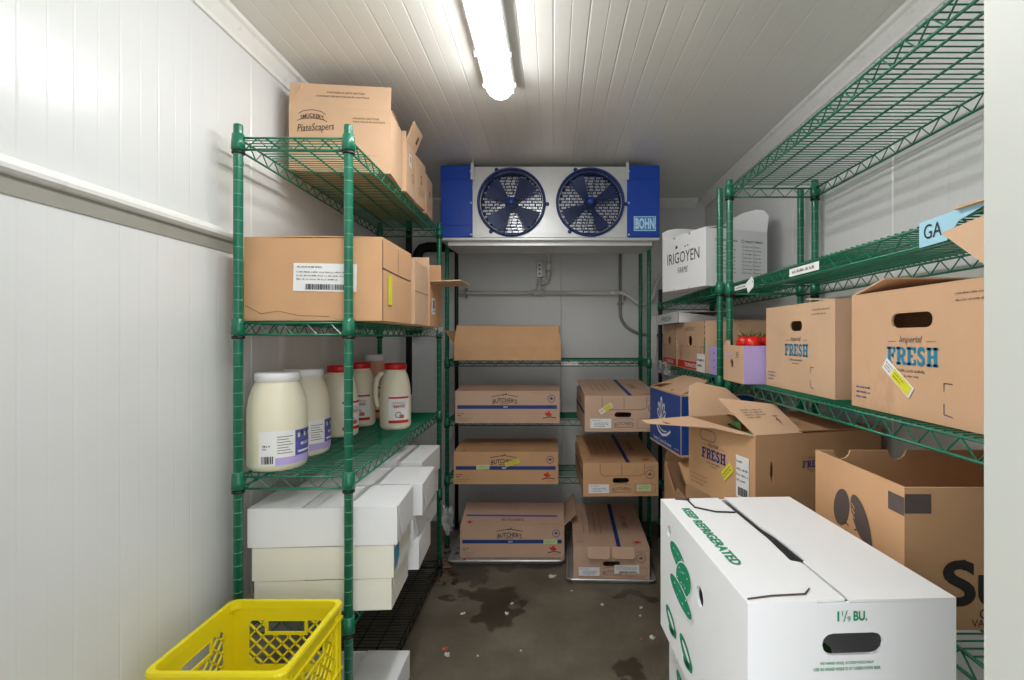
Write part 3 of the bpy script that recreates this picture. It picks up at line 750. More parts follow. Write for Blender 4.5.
c = butcher_long('blue-striped meat box on the back rack, between the blank box and the stickered one', -.262, 3.062, .781, m='cardpink', grp='meat boxes on the back rack')
c = butcher_long('blue-striped meat box with pale green and yellow stickers over its lettering', -.270, 3.062, .431, 0, 'card2', stick=((.13, .083, .075, .026, .03, 'palegreen'), (.30, .098, .085, .025, .3, 'yellow')), grp='meat boxes on the back rack')
c = butcher_long('blue-striped meat box resting on the left sheet pan, its lid bulging open', -.235, 3.07, .005, m='cardpink', top='open', stick=((.48, .080, .08, .026, 0, 'palegreen'),), grp='meat boxes on the back rack')
c.flap('front', .22, 18, name='lid_flap', pr=lambda mb, fr: (mb.rect(fr, .02, .085, .56, .10, 'purpleink'), mb.text(fr, "BUTCHER'S", .30, .055, .018, 'ink', .01, wid=.13), leaf(mb, fr, .05, .03, .02), mb.lines(fr, .45, .02, .12, 1, .01, .003, 'ink', 9)), skew=-.01)
c.flap('back', .19, 20, name='lid_flap'); c.flap('right', .10, 135, name='lid_flap')
# blank box on the top shelf of the back rack, flap leaning back
c = Carton('cardboard_box', 'blank brown box with a leaning front flap on the highest shelf of the back rack', 'box', .615, .36, .085, (-.262, 3.06, 1.141), 0, 'card2')
c.done()
c.flap('front', .125, 77, m='card2', outline=lambda W, L: [(0, 0), (W, 0), (W-.008, L*.5), (W-.016, L*.72), (W-.010, L*.94), (W-.022, L), (W-.03, L-.01), (.02, L-.008), (.012, L), (.005, L*.6)])
c.flap('back', .125, 80); c.flap('left', .10, 120)

def butcher_end(label, x, y, z, rz, m, lab2=None, tabs='in', hgt=.175, yl=None):
    h = hgt; W = .40
    c = Carton('meat_box', label, 'box', W, .58, h, (x, y, z), rz, m, 'meat boxes seen end-on on the right of the back rack', t=.004, holes={'front': [stadium(.20, h*.48, .088, .026)]})
    f = c.fr('front')
    c.mb.text(f, "BUTCHER'S", .205, h*.24, .018, 'greyink', .01, arc=3, wid=.10); c.mb.stroke(f, [(.155, h*.34), (.205, h*.39), (.255, h*.34)], .002, 'greyink')
    c.mb.rect(f, .155, h*.12, .255, h*.135, 'greyink')
    c.mb.stroke(f, [(.275, h*.10), (.275, h*.36), (.385, h*.36), (.385, h*.10), (.275, h*.10)], .0015, 'greyink')
    c.mb.ring(f, .355, h*.66, .024, .003, 'greyink'); leaf(c.mb, f, .355, h*.66, .014, 'greyink'); c.mb.lines(f, .33, h*.88, .055, 2, .007, .003, 'greyink', 4)
    c.mb.lines(f, .30, h*.04, .07, 1, .007, .002, 'greyink', 4)
    fl = c.fr('left'); c.mb.rect(fl, .01, .085, .57, .105, 'navyink'); leaf(c.mb, fl, .545, .05, .02); c.mb.text(fl, "BUTCHER'S", .29, .135, .022, 'ink', .01, wid=.14)
    if tabs == 'in':
        c.mb.stroke(f, [(.09, h*.985), (.09, h*.70), (.11, h*.62), (.30, h*.62), (.325, h*.68), (.325, h*.985)], .0022, 'brownink'); c.mb.stroke(f, [(.205, h*.98), (.205, h*.64)], .0022, 'brownink')
    c.done()
    def pr(mb, fr):
        mb.rect(fr, .228, 0, .250, .57, 'navyink'); leaf(mb, fr, .345, .05, .022, 'redink'); mb.lines(fr, .32, .06, .02, 4, .012, .006, 'redink', 3, 0)
        mb.text(fr, "BUTCHER'S", .30, .30, .03, 'greyink', .01, rot=-pi/2, wid=.16)
        for k in range(4): mb.lines(fr, .06+k*.032, .45, .30, 1, .01, .005, 'greyink', 10+k, -pi/2)
        mb.lines(fr, .02, .06, .04, 2, .012, .005, 'navyink', 6)
    c.flap('front', .575, 3.6, pr=pr, name='lid')
    sticker(c.t, f, .028, h*.10, .11, h*.27, style='blue', seed=7)
    if lab2: sticker(c.t, f, *lab2)
    if tabs == 'out':
        for u0, u1 in ((.075, .190), (.202, .318)):
            c.flap('front', .06, -118, outline=[(u0, 0), (u1, 0), (u1, .05), (u1-.01, .06), (u0+.01, .058), (u0, .048)], name='tab', lift=.004)
    return c
butcher_end('upper meat box with a slanted yellow sticker on the right of the back rack', .358, 2.90, .781, math.radians(1.5), 'cardpink', (.085, .090, .075, .026, .55, 'paper', 'two', 3), hgt=.185)
butcher_end('middle meat box with two stickers on the right of the back rack', .352, 2.94, .431, math.radians(1.5), 'card2', (.285, .028, .075, .034, 0, 'palegreen', 'plain', 3))
butcher_end('meat box on the right sheet pan with two folded-out tabs', .312, 2.915, .005, math.radians(-1), 'cardpink', (.215, .03, .13, .045, 0, 'paper', 'ship', 5), tabs='out', hgt=.165)

# sheet pans
def pan(label, x, y, w_, d_, rz=0):
    mb = MB()
    def ring(o, z, r=.03):
        P = []
        for k, (sx, sy) in enumerate(((1, -1), (1, 1), (-1, 1), (-1, -1))):
            for j in range(6): a = -pi/2+k*pi/2+j*pi/10; P.append((sx*(w_/2-o-r)+r*math.cos(a), sy*(d_/2-o-r)+r*math.sin(a), z))
        return P
    rings = [ring(.018, .002), ring(.004, .022), ring(0, .027), ring(-.003, .024), ring(-.003, .020), ring(.0, .018), ring(.016, .0)]; n = 24
    vs = [p for r in rings for p in r]; fs = [tuple(range(n)), tuple(range(7*n-1, 6*n-1, -1))]
    for i in range(6):
        for k in range(n): l = (k+1) % n; fs.append((i*n+k, (i+1)*n+k, (i+1)*n+l, i*n+l))
    mb.add(vs, fs, 'pan'); o = mb.build('sheet_pan'); o.location = (x, y, .001); o.rotation_euler[2] = rz
    return tag(o, label, 'tray', 'sheet pans on the floor')
pan('wide aluminium sheet pan on the floor under the left bottom meat box', -.262, 3.02, .655, .455)
pan('aluminium sheet pan set endwise on the floor under the right bottom meat box', .312, 2.90, .457, .655, math.radians(-2))

# ------------------------------------------------------------------ cooling unit
U = thing('cooling_unit', 'two-fan ceiling cooling unit with blue end panels on the back wall', 'cooling unit', (-.016, 2.70, 1.795))
x0, x1, H_, D_ = -.585, .585, .40, .31
mb = MB()
fr = Frame((x0, 0, 0), (1, 0, 0), (0, 0, 1))
cxs = (-.224+.016-x0, .201+.016-x0); fz = .207
mb.plate(fr, [(0, .015), (x1-x0, .015), (x1-x0, H_), (0, H_)], [circ(cxs[0], fz, .168, 40), circ(cxs[1], fz, .168, 40)], .002, 'galv')
mb.box(x0, x1, 0.002, D_, H_-.003, H_, 'galv'); mb.box(x0, x1, D_-.003, D_, .03, H_, 'galv')
mb.box(x0, x0+.003, 0.002, D_, .01, H_, 'galv'); mb.box(x1-.003, x1, 0.002, D_, .01, H_, 'galv')
mb.box(-.003, .003, .01, D_-.03, .03, H_-.01, 'galv')
mb.build('housing', U)
mb = MB()       # drain pan underneath, lip in front
mb.bbox(x0-.006, x1+.006, -.012, D_-.02, -.002, .018, 'galv', .005)
mb.box(x0+.03, x1-.03, .02, D_-.03, -.022, 0, 'galv'); mb.lathe([(.018, -.03), (.018, 0)], 'galv', 12, (.0, D_-.12, 0)); mb.build('drain_pan', U)
for s_, a, b in ((-1, x0-.004, x0+.168), (1, x1-.170, x1+.004)):
    mb = MB(); mb.bbox(a, b, -.016, .12, .016, H_+.002, 'unitblue', .004)
    mb.box(a+.002, b-.002, -.0175, -.015, .078, .081, 'guardblue'); mb.box(a+.002, b-.002, -.0175, -.015, H_-.075, H_-.072, 'guardblue')
    o = mb.build('end_panel', U)
    for zz in (.03, .2, .37):
        q = MB(); q.lathe([(.005, -.020), (.006, -.018), (.006, -.014)], 'galv', 10, ((b-.008 if s_ < 0 else a+.008), 0, zz), axis='y'); q.build('screw', o)
    q = MB(); xx = b+.000 if s_ < 0 else a
    q.box(xx-.008, xx+.008, -.022, -.016, H_-.075, H_+.015, 'galv'); q.tube([(xx, -.01, H_+.003), (xx, -.01, ZC-1.795)], .004, 'galv', 8); q.build('hanger', U)
o = MB(); f = Frame((x1-.135, -.016, .055), (1, 0, 0), (0, 0, 1))
o.plate(Frame((x1-.135, -.0175, .050), (1, 0, 0), (0, 0, 1)), [(0, 0), (.118, 0), (.118, .078), (0, .078)], [], .0015, 'cyan')
f = Frame((x1-.135, -.0178, .050), (1, 0, 0), (0, 0, 1))
o.rect(f, .004, .004, .114, .074, 'cyanink', .0008); o.text(f, 'BOHN', .059, .039, .060, 'cyan', .035, wid=.102, off=.0014); o.build('nameplate', U)
for i in (0, 1):
    cx = x0+cxs[i]
    # brick-like fin pack behind
    mb = MB(); mb.box(cx-.19, cx+.19, .075, .085, fz-.19, fz+.19, 'dark')
    g = random.Random(i); z = fz-.165; row = 0
    while z < fz+.165:
        hw = math.sqrt(max(0, .168**2-(z-fz)**2)); x = cx-hw+(.014 if row % 2 else 0)
        while x < cx+hw-.005:
            e = min(x+.030, cx+hw); mb.box(x, e-.003, .066, .075, z, z+.010, 'fin'); x += .033
        z += .0165; row += 1
    mb.build('fin_pack', U)
    mb = MB()                                  # venturi ring + guard wires
    prof = [(.168, .030), (.170, .0), (.172, -.018), (.178, -.024), (.184, -.018), (.186, -.001), (.186, .0)]
    n = 48; vs = [(cx+r*math.cos(2*pi*k/n), y, fz+r*math.sin(2*pi*k/n)) for r, y in prof for k in range(n)]
    mb.add(vs, [(a*n+k, a*n+(k+1) % n, (a+1)*n+(k+1) % n, (a+1)*n+k) for a in range(len(prof)-1) for k in range(n)], 'guardblue', True)
    for r in [.012+.0088*k for k in range(18)]:
        mb.tube([(cx+r*math.cos(2*pi*k/32), -.024-.006*(1-r/.17), fz+r*math.sin(2*pi*k/32)) for k in range(32)], .0013, 'guardblue', 5, closed=True)
    for k in range(6):
        a = k*pi/3+.3; mb.tube([(cx+.03*math.cos(a), -.028, fz+.03*math.sin(a)), (cx+.176*math.cos(a), -.022, fz+.176*math.sin(a))], .002, 'guardblue', 6)
    mb.lathe([(.001, -.036), (.014, -.036), (.018, -.030), (.018, -.024)], 'unitblue', 16, (cx, 0, fz), axis='y')
    for a in (2.0, -.05, 4.1):
        mb.lathe([(.004, -.006), (.011, -.006), (.011, -.002)], 'guardblue', 10, (cx+.193*math.cos(a), 0, fz+.193*math.sin(a)), axis='y')
    mb.build('fan_guard', U)
    mb = MB(); mb.lathe([(.001, .0), (.03, .0), (.034, .01), (.034, .05), (.001, .05)], 'dark', 20, (cx, 0, fz), axis='y')
    for k in range(4):
        a0 = k*pi/2+(.9 if i == 0 else .5); vs = []; fs = []
        for r in (.03, .075, .115, .155):
            for j in range(5):
                a = a0+(j/4-.5)*(.80 if i == 0 else .55); vs.append((cx+r*math.cos(a), .012+.028*(j/4), fz+r*math.sin(a)))
        for q in range(3):
            for j in range(4): b = q*5+j; fs.append((b, b+1, b+6, b+5))
        vs2 = [(a, b+.002, c) for a, b, c in vs]; n = len(vs)
        mb.add(vs+vs2, fs+[tuple(x+n for x in f_[::-1]) for f_ in fs], 'blade', True)
    mb.build('fan', U)

# drain pipe with trap, tee and long run on the back wall
def arc(c, r, a0, a1, plane='xz', n=8):
    P = []
    for k in range(n+1):
        a = a0+(a1-a0)*k/n
        if plane == 'xz': P.append((c[0]+r*math.cos(a), c[1], c[2]+r*math.sin(a)))
        else: P.append((c[0], c[1]+r*math.cos(a), c[2]+r*math.sin(a)))
    return P
yp = 3.418; zp = 1.578
xw = lambda px: (px-553)*yp/500
mb = MB()
mb.tube([(xw(455), yp, zp), (xw(538), yp, zp)], .013, 'pvc', 12); mb.tube([(xw(540), yp, zp), (xw(614), yp, zp), (xw(622), yp, zp+.002), (xw(630), yp, zp-.03), (xw(637), yp, zp-.066), (xw(644), yp, zp-.075), (xw(650), yp, zp-.06), (xw(654), yp, zp-.02), (xw(656), yp, zp+.06), (xw(660), yp, zp+.12), (xw(690), yp, zp+.135)], .014, 'pvc', 12)
mb.tube([(xw(533), yp, zp+.002), (xw(545), yp, zp+.002)], .021, 'pvc', 12); mb.tube([(xw(539), yp, zp), (xw(539), yp, zp+.07)], .016, 'pvc', 12)
mb.tube([(xw(610), yp, zp), (xw(620), yp, zp)], .018, 'pvc', 12)
o = tag(mb.build('drain_pipe'), 'white plastic drain pipe running level across the back wall', 'pipe')
q = MB(); yt = 3.39
q.tube([(xw(539), yp, zp+.062), (xw(539), yt+.02, zp+.085), (xw(540), yt, zp+.085), (xw(543), yt, zp+.06), (xw(547), yt, zp+.07), (xw(548.5), yt, zp+.10), (xw(548.5), yt, zp+.19), (xw(548.5), yt-.0, zp+.215)], .014, 'pvc', 12)
q.tube([(xw(548.5), yt, zp+.195), (xw(548.5), yt-.05, zp+.235), (xw(548.5), 3.0, zp+.235), (xw(548.5), 2.93, zp+.235)], .012, 'pvc', 10)
q.tube([(xw(548.5), yt, zp+.12), (xw(548.5), yt, zp+.15)], .019, 'pvc', 12); q.tube([(xw(548.5), yt, zp+.17), (xw(548.5), yt, zp+.20)], .019, 'pvc', 12); q.build('trap', o)
for px in (466, 625):
    q = MB(); q.box(xw(px)-.004, xw(px)+.004, yp-.018, YB, zp-.035 if px < 500 else zp-.05, zp+.035 if px < 500 else zp-.02, 'conduit'); q.build('bracket', o)
mb = MB(); mb.bbox(xw(536)-.0, xw(543), 3.45, YB-.0005, zp+.11, zp+.225, 'galv', .004)
for k in range(3): mb.lathe([(.001, 3.448), (.006, 3.448), (.006, 3.452)], 'ink', 10, (xw(539.5), 0, zp+.135+k*.03), axis='y')
tag(mb.build('terminal_box'), 'small grey terminal box on the back wall behind the drain trap', 'box')
mb = MB(); yc = 3.457
P = [(xw(621), yc, 2.0), (xw(621), yc, 1.44)]+[(xw(621)+.21-.21*math.cos(a), yc, 1.44-.15*math.sin(a)) for a in [pi/2*k/8 for k in range(1, 9)]]+[(xw(665), yc, 1.29)]
mb.tube(P, .011, 'conduit', 10); o = tag(mb.build('conduit'), 'grey flexible conduit curving down the back wall below the cooling unit', 'conduit')
q = MB(); q.box(xw(621)-.02, xw(621)+.02, yc-.014, YB, 1.50, 1.515, 'conduit'); q.build('strap', o)
# insulated line
mb = MB(); yi = 3.385
P = [(-.92, yi, 1.30), (-.92, yi, 1.80), (-.912, yi, 1.845), (-.89, yi, 1.875), (-.85, yi, 1.885), (-.58, yi, 1.885), (-.54, yi-.01, 1.885), (-.52, yi-.05, 1.885), (-.51, 3.05, 1.885)]
mb.tube(P, .033, 'foam', 14); tag(mb.build('insulated_pipe'), 'black insulated pipe elbow between the left rack and cooling unit', 'pipe')
mb = MB(); mb.tube([(-.985+.04, 3.28, .9), (-.945, 3.28, 2.0), (-.945, 3.28, 2.2)], .020, 'foam', 12); tag(mb.build('insulated_pipe'), 'straight black upright pipe at the back left corner behind the left rack', 'pipe')

# ------------------------------------------------------------------ right racks
# produce box
def obj_xy(cx, cy, w, d, rz, corner='nl'):
    """centre of a carton whose near-left corner is at cx,cy"""
    c, s_ = math.cos(rz), math.sin(rz); return cx+(w/2)*c-(d/2)*s_, cy+(w/2)*s_+(d/2)*c
rz = math.radians(20); W, D, H = .33, .34, .25
x, y = obj_xy(.655, 2.14, W, D, rz)
def notch(W, L, h, us, vs_=(0, 1)):
    P = [(.005, 0)]
    for u in us: P += [(u-.008, 0), (u-.006, .008), (u+.006, .008), (u+.008, 0)]
    P += [(L-.005, 0), (L-.005, h)]
    for u in reversed(us): P += [(u+.008, h), (u+.006, h-.008), (u-.006, h-.008), (u-.008, h)]
    P += [(.005, h)]; return P
c = Carton('produce_box', 'white produce box with black lettering on the highest shelf of the far right rack', 'box', W, D, H, (x, y, 1.4945), rz, 'white', outl={'left': notch(0, D, H, (.10, .22))})
f = c.fr('left'); c.mb.text(f, 'IRIGOYEN', D*.50, H*.60, .052, 'ink', .0, wid=.25); c.mb.text(f, 'FARMS', D*.50, H*.36, .028, 'ink', .0, shear=.3, wid=.08); c.mb.ell(f, .12, H*.80, .010, .007, 'ink', .5)
c.mb.ell(f, .19, H*.78, .006, .003, 'ink'); c.mb.ell(f, .21, H*.785, .006, .003, 'ink')
f = c.fr('front')
for k, (u, tx) in enumerate(((.06, 'PRODUCT OF U.S.A.'), (.20, 'PRODUCT OF MEXICO'))):
    c.mb.stroke(f, [(u-.012, H*.78), (u-.012, H*.83), (u, H*.83), (u, H*.78), (u-.012, H*.78)], .0015, 'ink'); c.mb.text(f, tx, u+.055, H*.805, .009, 'ink', .02, wid=.095)
    for r in range(8):
        v = H*.70-r*.0165
        for q in (0, .058):
            c.mb.stroke(f, [(u-.008+q, v), (u-.008+q, v+.008), (u+q, v+.008), (u+q, v), (u-.008+q, v)], .001, 'ink'); c.mb.lines(f, u+.004+q, v+.001, .038 if not q else .03, 1, .01, .005, 'greyink', r+int(q*100))
c.done()
cur = lambda W, L: [(0, 0), (W, 0), (W, L*.55), (W*.9, L*.80), (W*.75, L*.93), (W*.5, L), (W*.25, L*.97), (W*.1, L*.85), (0, L*.6)]
c.flap('back', .075, 92, outline=cur); c.flap('right', .13, 98, outline=cur)
mb = MB()
fr = Frame((W/2, D/2, H), (-1, 0, 0), (0, 0, 1)); ol = cur(W, .075)[2:]; mb.tube([fr.p(a, b, .0) for a, b in ol], .0015, 'ink', 5); mb.build('flap_edge', c.t)
c.flap('left', .15, 8); 

# tomato boxes (far right rack, z 1.11)
zt = 1.111
def tomato_box(label, x, y0, y1, wd, h, seed, sticker_=False):
    c = Carton('tomato_box', label, 'box', wd, y1-y0, h, (x+wd/2, (y0+y1)/2, zt), 0, 'card', 'tomato boxes on the far right rack', holes={'left': [stadium((y1-y0)*.5, h*.62, .075, .05, 4)]})
    L = y1-y0; f = c.fr('left')
    c.mb.rect(f, 0, .004, L, .042, 'redink'); c.mb.text(f, 'TOMATOES', L*.55, .023, .020, 'whiteink', .02, wid=L*.5)
    for k in range(4): c.mb.stroke(f, [(L*(.14+.24*k), .055), (L*(.14+.24*k), h*.50), (L*(.26+.24*k)-.01, h*.50), (L*(.26+.24*k)-.01, .055)], .003, 'greyink')
    c.mb.text(f, 'TOMATOES', L*.16, h*.36, .016, 'redink', .02, rot=pi/2, wid=.09); c.mb.lines(f, L*.3, h*.88, L*.4, 2, .01, .005, 'greyink', seed)
    for k in range(9): c.mb.rect(f, L-.012, .02+k*.026, L-.002, .034+k*.026, 'brownink')
    c.done()
    if sticker_:
        sticker(c.t, f, L-.13, .0, .128, .085, style='plain', seed=2)
        c2 = Frame(f.p(0, 0, 0), f.R, f.U)
    c.flap('left', wd*.48, 1, m='card'); c.flap('right', wd*.48, 1, m='card')
    return c
tomato_box('farther of two tomato boxes with red bands, under the white lid', .690, 2.80, 3.13, .31, .235, 3)
c = tomato_box('nearer tomato box with a red band and white shipping label', .690, 2.265, 2.77, .33, .235, 5, True)
q = MB(); q.ell(c.fr('left'), .495, .12, .009, .045, 'greenink'); q.build('sticker', c.t)
f = c.fr('front')
# white lid over the far tomato box
t = thing('carton_lid', 'white carton lid with teal lettering lying over the far tomato box', 'lid', (0, 0, 0))
mb = MB(); z1 = 1.352
mb.box(.655, .95, 2.62, 3.17, z1+.055, z1+.059, 'white'); mb.box(.655, .658, 2.62, 3.17, z1, z1+.055, 'white'); mb.box(.655, .95, 3.167, 3.17, z1, z1+.055, 'white')
fr = Frame((.655, 3.17, z1), (0, -1, 0), (0, 0, 1)); mb.text(fr, 'FRESH', .28, .028, .026, 'tealink', .01, wid=.25, shear=.2)
f2 = Frame((.655, 2.62, z1), (1, 0, 0), (0, 0, 1)); mb.plate(f2, [(0, 0), (.295, 0), (.295, .02), (0, .055)], [], .003, 'white')
mb.build('top', t)
mb = MB(); f3 = Frame((.600, 3.185, 1.112), (1, 0, 0), (0, 0, 1)); mb.plate(f3, [(0, 0), (.05, 0), (.065, .26), (.10, .292), (.03, .298)], [], .003, 'white'); mb.build('side_flap', t)

# lilac trays of tomatoes
def tray(label, x, y, w_, d_, h, rz=0, full=False):
    c = Carton('produce_tray', label, 'tray', w_, d_, h, (x+w_/2, y+d_/2, zt), rz, 'card', 'lilac produce trays on the right racks', mats={'front': 'lilac'} if full else {'left': 'lilac'},
               holes={'left': [stadium(d_*.42, h*.50, .035, .035, 4)]} if full else {}, outl={'left': [(.005, 0), (d_-.005, 0), (d_-.005, h), (d_*.75, h), (d_*.7, h+.0), (d_*.3, h+.0), (d_*.28, h+.018), (.03, h+.018), (.005, h)]} if full else {})
    f = c.fr('front')
    if full:
        for a0, a1 in ((.3, 2.4), (2.9, 5.9)):
            c.mb.stroke(f, [(.15+.062*math.cos(a0+(a1-a0)*k/12), h*.48+.045*math.sin(a0+(a1-a0)*k/12)) for k in range(13)], .008, 'purpleink')
        c.mb.text(f, 'FRESH', .15, h*.48, .018, 'purpleink', .01); f = c.fr('left'); c.mb.rect(f, .03, h*.72, .09, h*.78, 'lilac'); c.mb.lines(f, .13, h*.8, .03, 3, .008, .004, 'greyink', 3)
    else:
        f = c.fr('left')
        for k in range(3): c.mb.ell(f, d_*.5, h*(.25+.25*k), .006, .006, 'purpleink')
    c.done(); return c
tray('lilac tray heaped with red tomatoes, beside the nearer wrapped rack posts', .655, 1.715, .34, .205, .132, 0, True)
tray('lilac tray end showing between the rack posts behind the tomato tray', .698, 2.085, .30, .16, .125, 0, False)
g = random.Random(4)
def tomato():
    mb = MB(); prof = []
    for k in range(9): a = -pi/2+pi*k/8; prof.append((max(.002, .0315*math.cos(a)), .029*math.sin(a)-.004*(1 if k == 8 else 0)))
    n = 16; mb.lathe(prof, 'tomato', n); return mb
def calyx():
    mb = MB()
    for k in range(5):
        a = 2*pi*k/5; p = lambda r, z, d=0: (r*math.cos(a+d), r*math.sin(a+d), z)
        mb.add([p(.003, .024), p(.012, .028, .25), p(.026, .034), p(.012, .028, -.25), p(.012, .025)], [(0, 1, 2, 3), (0, 3, 4), (0, 4, 1), (1, 4, 2), (2, 4, 3)], 'stem')
    mb.tube([(0, 0, .022), (.002, 0, .036), (.006, .002, .046)], .002, 'stem', 6); return mb
T0 = None; k = 0
spots = [(.70, 1.755), (.765, 1.752), (.83, 1.757), (.895, 1.755), (.95, 1.76), (.70, 1.825), (.765, 1.822), (.83, 1.826), (.897, 1.823), (.95, 1.83), (.735, 1.885), (.80, 1.884), (.865, 1.886), (.93, 1.887)]
for layer, zz in ((0, 1.148), (1, 1.200), (2, 1.248)):
    for i, (x, y) in enumerate(spots):
        if layer and i >= 14: continue
        a, b = x+g.uniform(-.001, .001), y+g.uniform(-.001, .001)
        if T0 is None:
            T0 = thing('tomato', '', 'tomato'); tomato().build('skin', T0); calyx().build('calyx', T0); o = T0
        else:
            o = T0.copy(); COL.objects.link(o)
            for ch in T0.children: q = ch.copy(); COL.objects.link(q); q.parent = o
        o.location = (a, b, zz+(.0 if not layer else g.uniform(-.002, .006))); o.rotation_euler = (g.uniform(-.4, .4), g.uniform(-.4, .4), g.uniform(0, 6))
        o['label'] = 'red tomato with a green calyx heaped in the lilac tray'; o['group'] = 'tomatoes in the lilac tray'; o['category'] = 'tomato'

# FRESH boxes on the near right rack
def fresh_box(label, x, y0, y1, wd, h, m, hw, big):
    L = y1-y0
    c = Carton('produce_box', label, 'box', wd, L, h, (x+wd/2, (y0+y1)/2, zt), 0, m, 'turquoise-lettered boxes on the near right rack', holes={'left': [stadium(L*.50 if not big else L*.46, h*.76, hw, .030)]})
    f = c.fr('left'); u = L*.50 if not big else L*.46
    fresh(c.mb, f, u, h*.41, .036, 'freshink')
    c.mb.lines(f, .02, .045, .05, 3, .011, .004, 'navyink', 3); c.mb.lines(f, L*.72, h-.02, L*.22, 2, .012, .003, 'greyink', 6)
    s_ = u+.085
    c.mb.stroke(f, [(s_, h*.30), (s_, h*.24)], .0015, 'brownink'); c.mb.stroke(f, [(s_, h*.30), (s_+.02, h*.30)], .0015, 'brownink'); c.mb.stroke(f, [(s_, .02), (s_+.02, .018)], .0015, 'navyink'); c.mb.stroke(f, [(s_, .02), (s_, .04)], .0015, 'navyink')
    f2 = c.fr('front'); fresh(c.mb, f2, wd*.5, h*.4, .03, 'freshink')
    c.done(); return c
c = fresh_box('turquoise-lettered produce box, the farther and cleaner one on the near right rack', .725, 1.285, 1.70, .30, .256, 'card', .075, False)
c.flap('left', .14, 2); c.flap('right', .14, 2); c.flap('front', .15, 5)
c = fresh_box('scuffed turquoise-lettered produce box with a slanted yellow sticker, nearest the doorway', .708, .76, 1.185, .32, .256, 'carddirty', .115, True)
sticker(c.t, c.fr('left'), .112, .096, .098, .026, rot=-.62, style='two', seed=3, m='paper')
c.flap('left', .13, 6); c.flap('back', .12, 14, m='card'); c.flap('right', .14, 4)

# cardboard sheet and label on the shelf above
t = thing('cardboard_sheet', 'creased cardboard sheet poking out over the upper right shelf edge', 'cardboard')
mb = MB(); mb.plate(Frame((.672, .86, 1.489), (0, -1, 0), (1, 0, 0)), [(0.02, 0), (.13, 0), (.13, .25), (.05, .25)], [], .004, 'card'); mb.build('sheet', t)
mb = MB(); mb.plate(Frame((.673, .862, 1.450), (0, -1, .12), (-.12, -.1, -.9)), [(.0, 0), (.17, 0), (.17, .13), (.085, .075)], [], .004, 'card'); mb.build('flap', t)
mb = MB(); f = Frame((.681, .93, 1.437), (0, -1, 0), (0, 0, 1)); mb.plate(f, [(0, .0), (.065, .002), (.09, .03), (.15, .045), (.15, .052), (0, .046)], [], .001, 'bluetape')
mb.text(f, 'GA', .034, .026, .026, 'ink', .0, wid=.042, off=.001); tag(mb.build('shelf_label'), 'pale blue sticker lettered GA on the upper right shelf edge', 'label')
def strip(label, y0, y1, z0_, h, m='paper', x=.683, rot=0):
    mb = MB(); f = Frame((x, y1, z0_), (0, -1, 0), (0, 0, 1)); mb.plate(f, [(0, 0), (y1-y0, 0), (y1-y0, h), (0, h)], [], .001, m)
    mb.lines(f, (y1-y0)*.12, h*.35, (y1-y0)*.76, 1, h*.3, h*.35, 'greyink', 4); tag(mb.build('shelf_label'), label, 'label', 'white labels on the right shelf edge')
strip('long white printed label on the upper right shelf edge', 1.285, 1.445, 1.446, .022)
strip('short white label on the upper right shelf edge near the posts', 1.76, 1.88, 1.447, .016)
mb = MB(); f = Frame((.676, 1.735, 1.425), (0, -.8, .3), (0, .3, .8)); mb.plate(f, [(0, 0), (.05, 0), (.06, .02), (.05, .04), (0, .04)], [circ(.05, .02, .004, 8)], .001, 'paper'); tag(mb.build('price_tag'), 'small white hanging tag tilted on the upper right shelf edge', 'tag')
# label on the back rack shelf edge
mb = MB(); f = Frame((.05, 3.026, 1.106), (1, 0, 0), (0, 0, 1)); mb.plate(f, [(0, 0), (.10, 0), (.10, .016), (0, .016)], [], .001, 'paper'); mb.lines(f, .01, .006, .08, 1, .01, .005, 'greyink', 2); tag(mb.build('shelf_label'), 'small white label on the back rack upper shelf edge', 'label')

# ---- blue box on the far right rack, z .752
rz = math.radians(7.5); W, D, H = .34, .41, .268
x, y = obj_xy(.552, 2.16, W, D, rz)
c = Carton('produce_box', 'blue produce box with a white plant emblem and tan flaps', 'box', W, D, H, (x, y, .753), rz, 'card')
for s_ in ('left', 'front', 'right', 'back'):
    L = D if s_ in ('left', 'right') else W; c.mb.rect(c.fr(s_), .003, .010, L-.003, H-.004, 'blue', .0006)
f = c.fr('left')
for k, (a, l) in enumerate(((0, .09), (.45, .075), (-.45, .075), (.85, .06), (-.85, .06))):
    c.mb.ell(f, .17+math.sin(a)*l*.7, .12+math.cos(a)*l*.75, .017, l*.55, 'whiteink', -a, off=.0014); c.mb.ell(f, .17+math.sin(a)*l*.75, .12+math.cos(a)*l*.8, .006, l*.35, 'blue', -a, off=.0020)
c.mb.stroke(f, [(.10, .10), (.13, .07), (.18, .055), (.24, .065), (.29, .09)], .012, 'whiteink', .0014); c.mb.stroke(f, [(.12, .105), (.15, .085), (.19, .075), (.24, .08)], .006, 'whiteink', .0014)
c.mb.text(f, 'Daily Crate Greens', .18, .025, .022, 'whiteink', .01, wid=.24, shear=.2, off=.0014); c.mb.lines(f, .34, .022, .05, 1, .01, .005, 'whiteink', 3)
c.done()
c.flap('left', .17, 20, m='card', outline=lambda W_, L: [(.002, 0), (W_-.002, 0), (W_-.05, L*.9), (W_-.07, L), (.05, L)], pr=lambda mb, fr: (mb.rect(fr, .10, .012, .115, .024, 'ink'), mb.rect(fr, .26, .012, .275, .024, 'ink')))
c.flap('back', .14, 12, m='card'); c.flap('front', .03, 10, m='card')

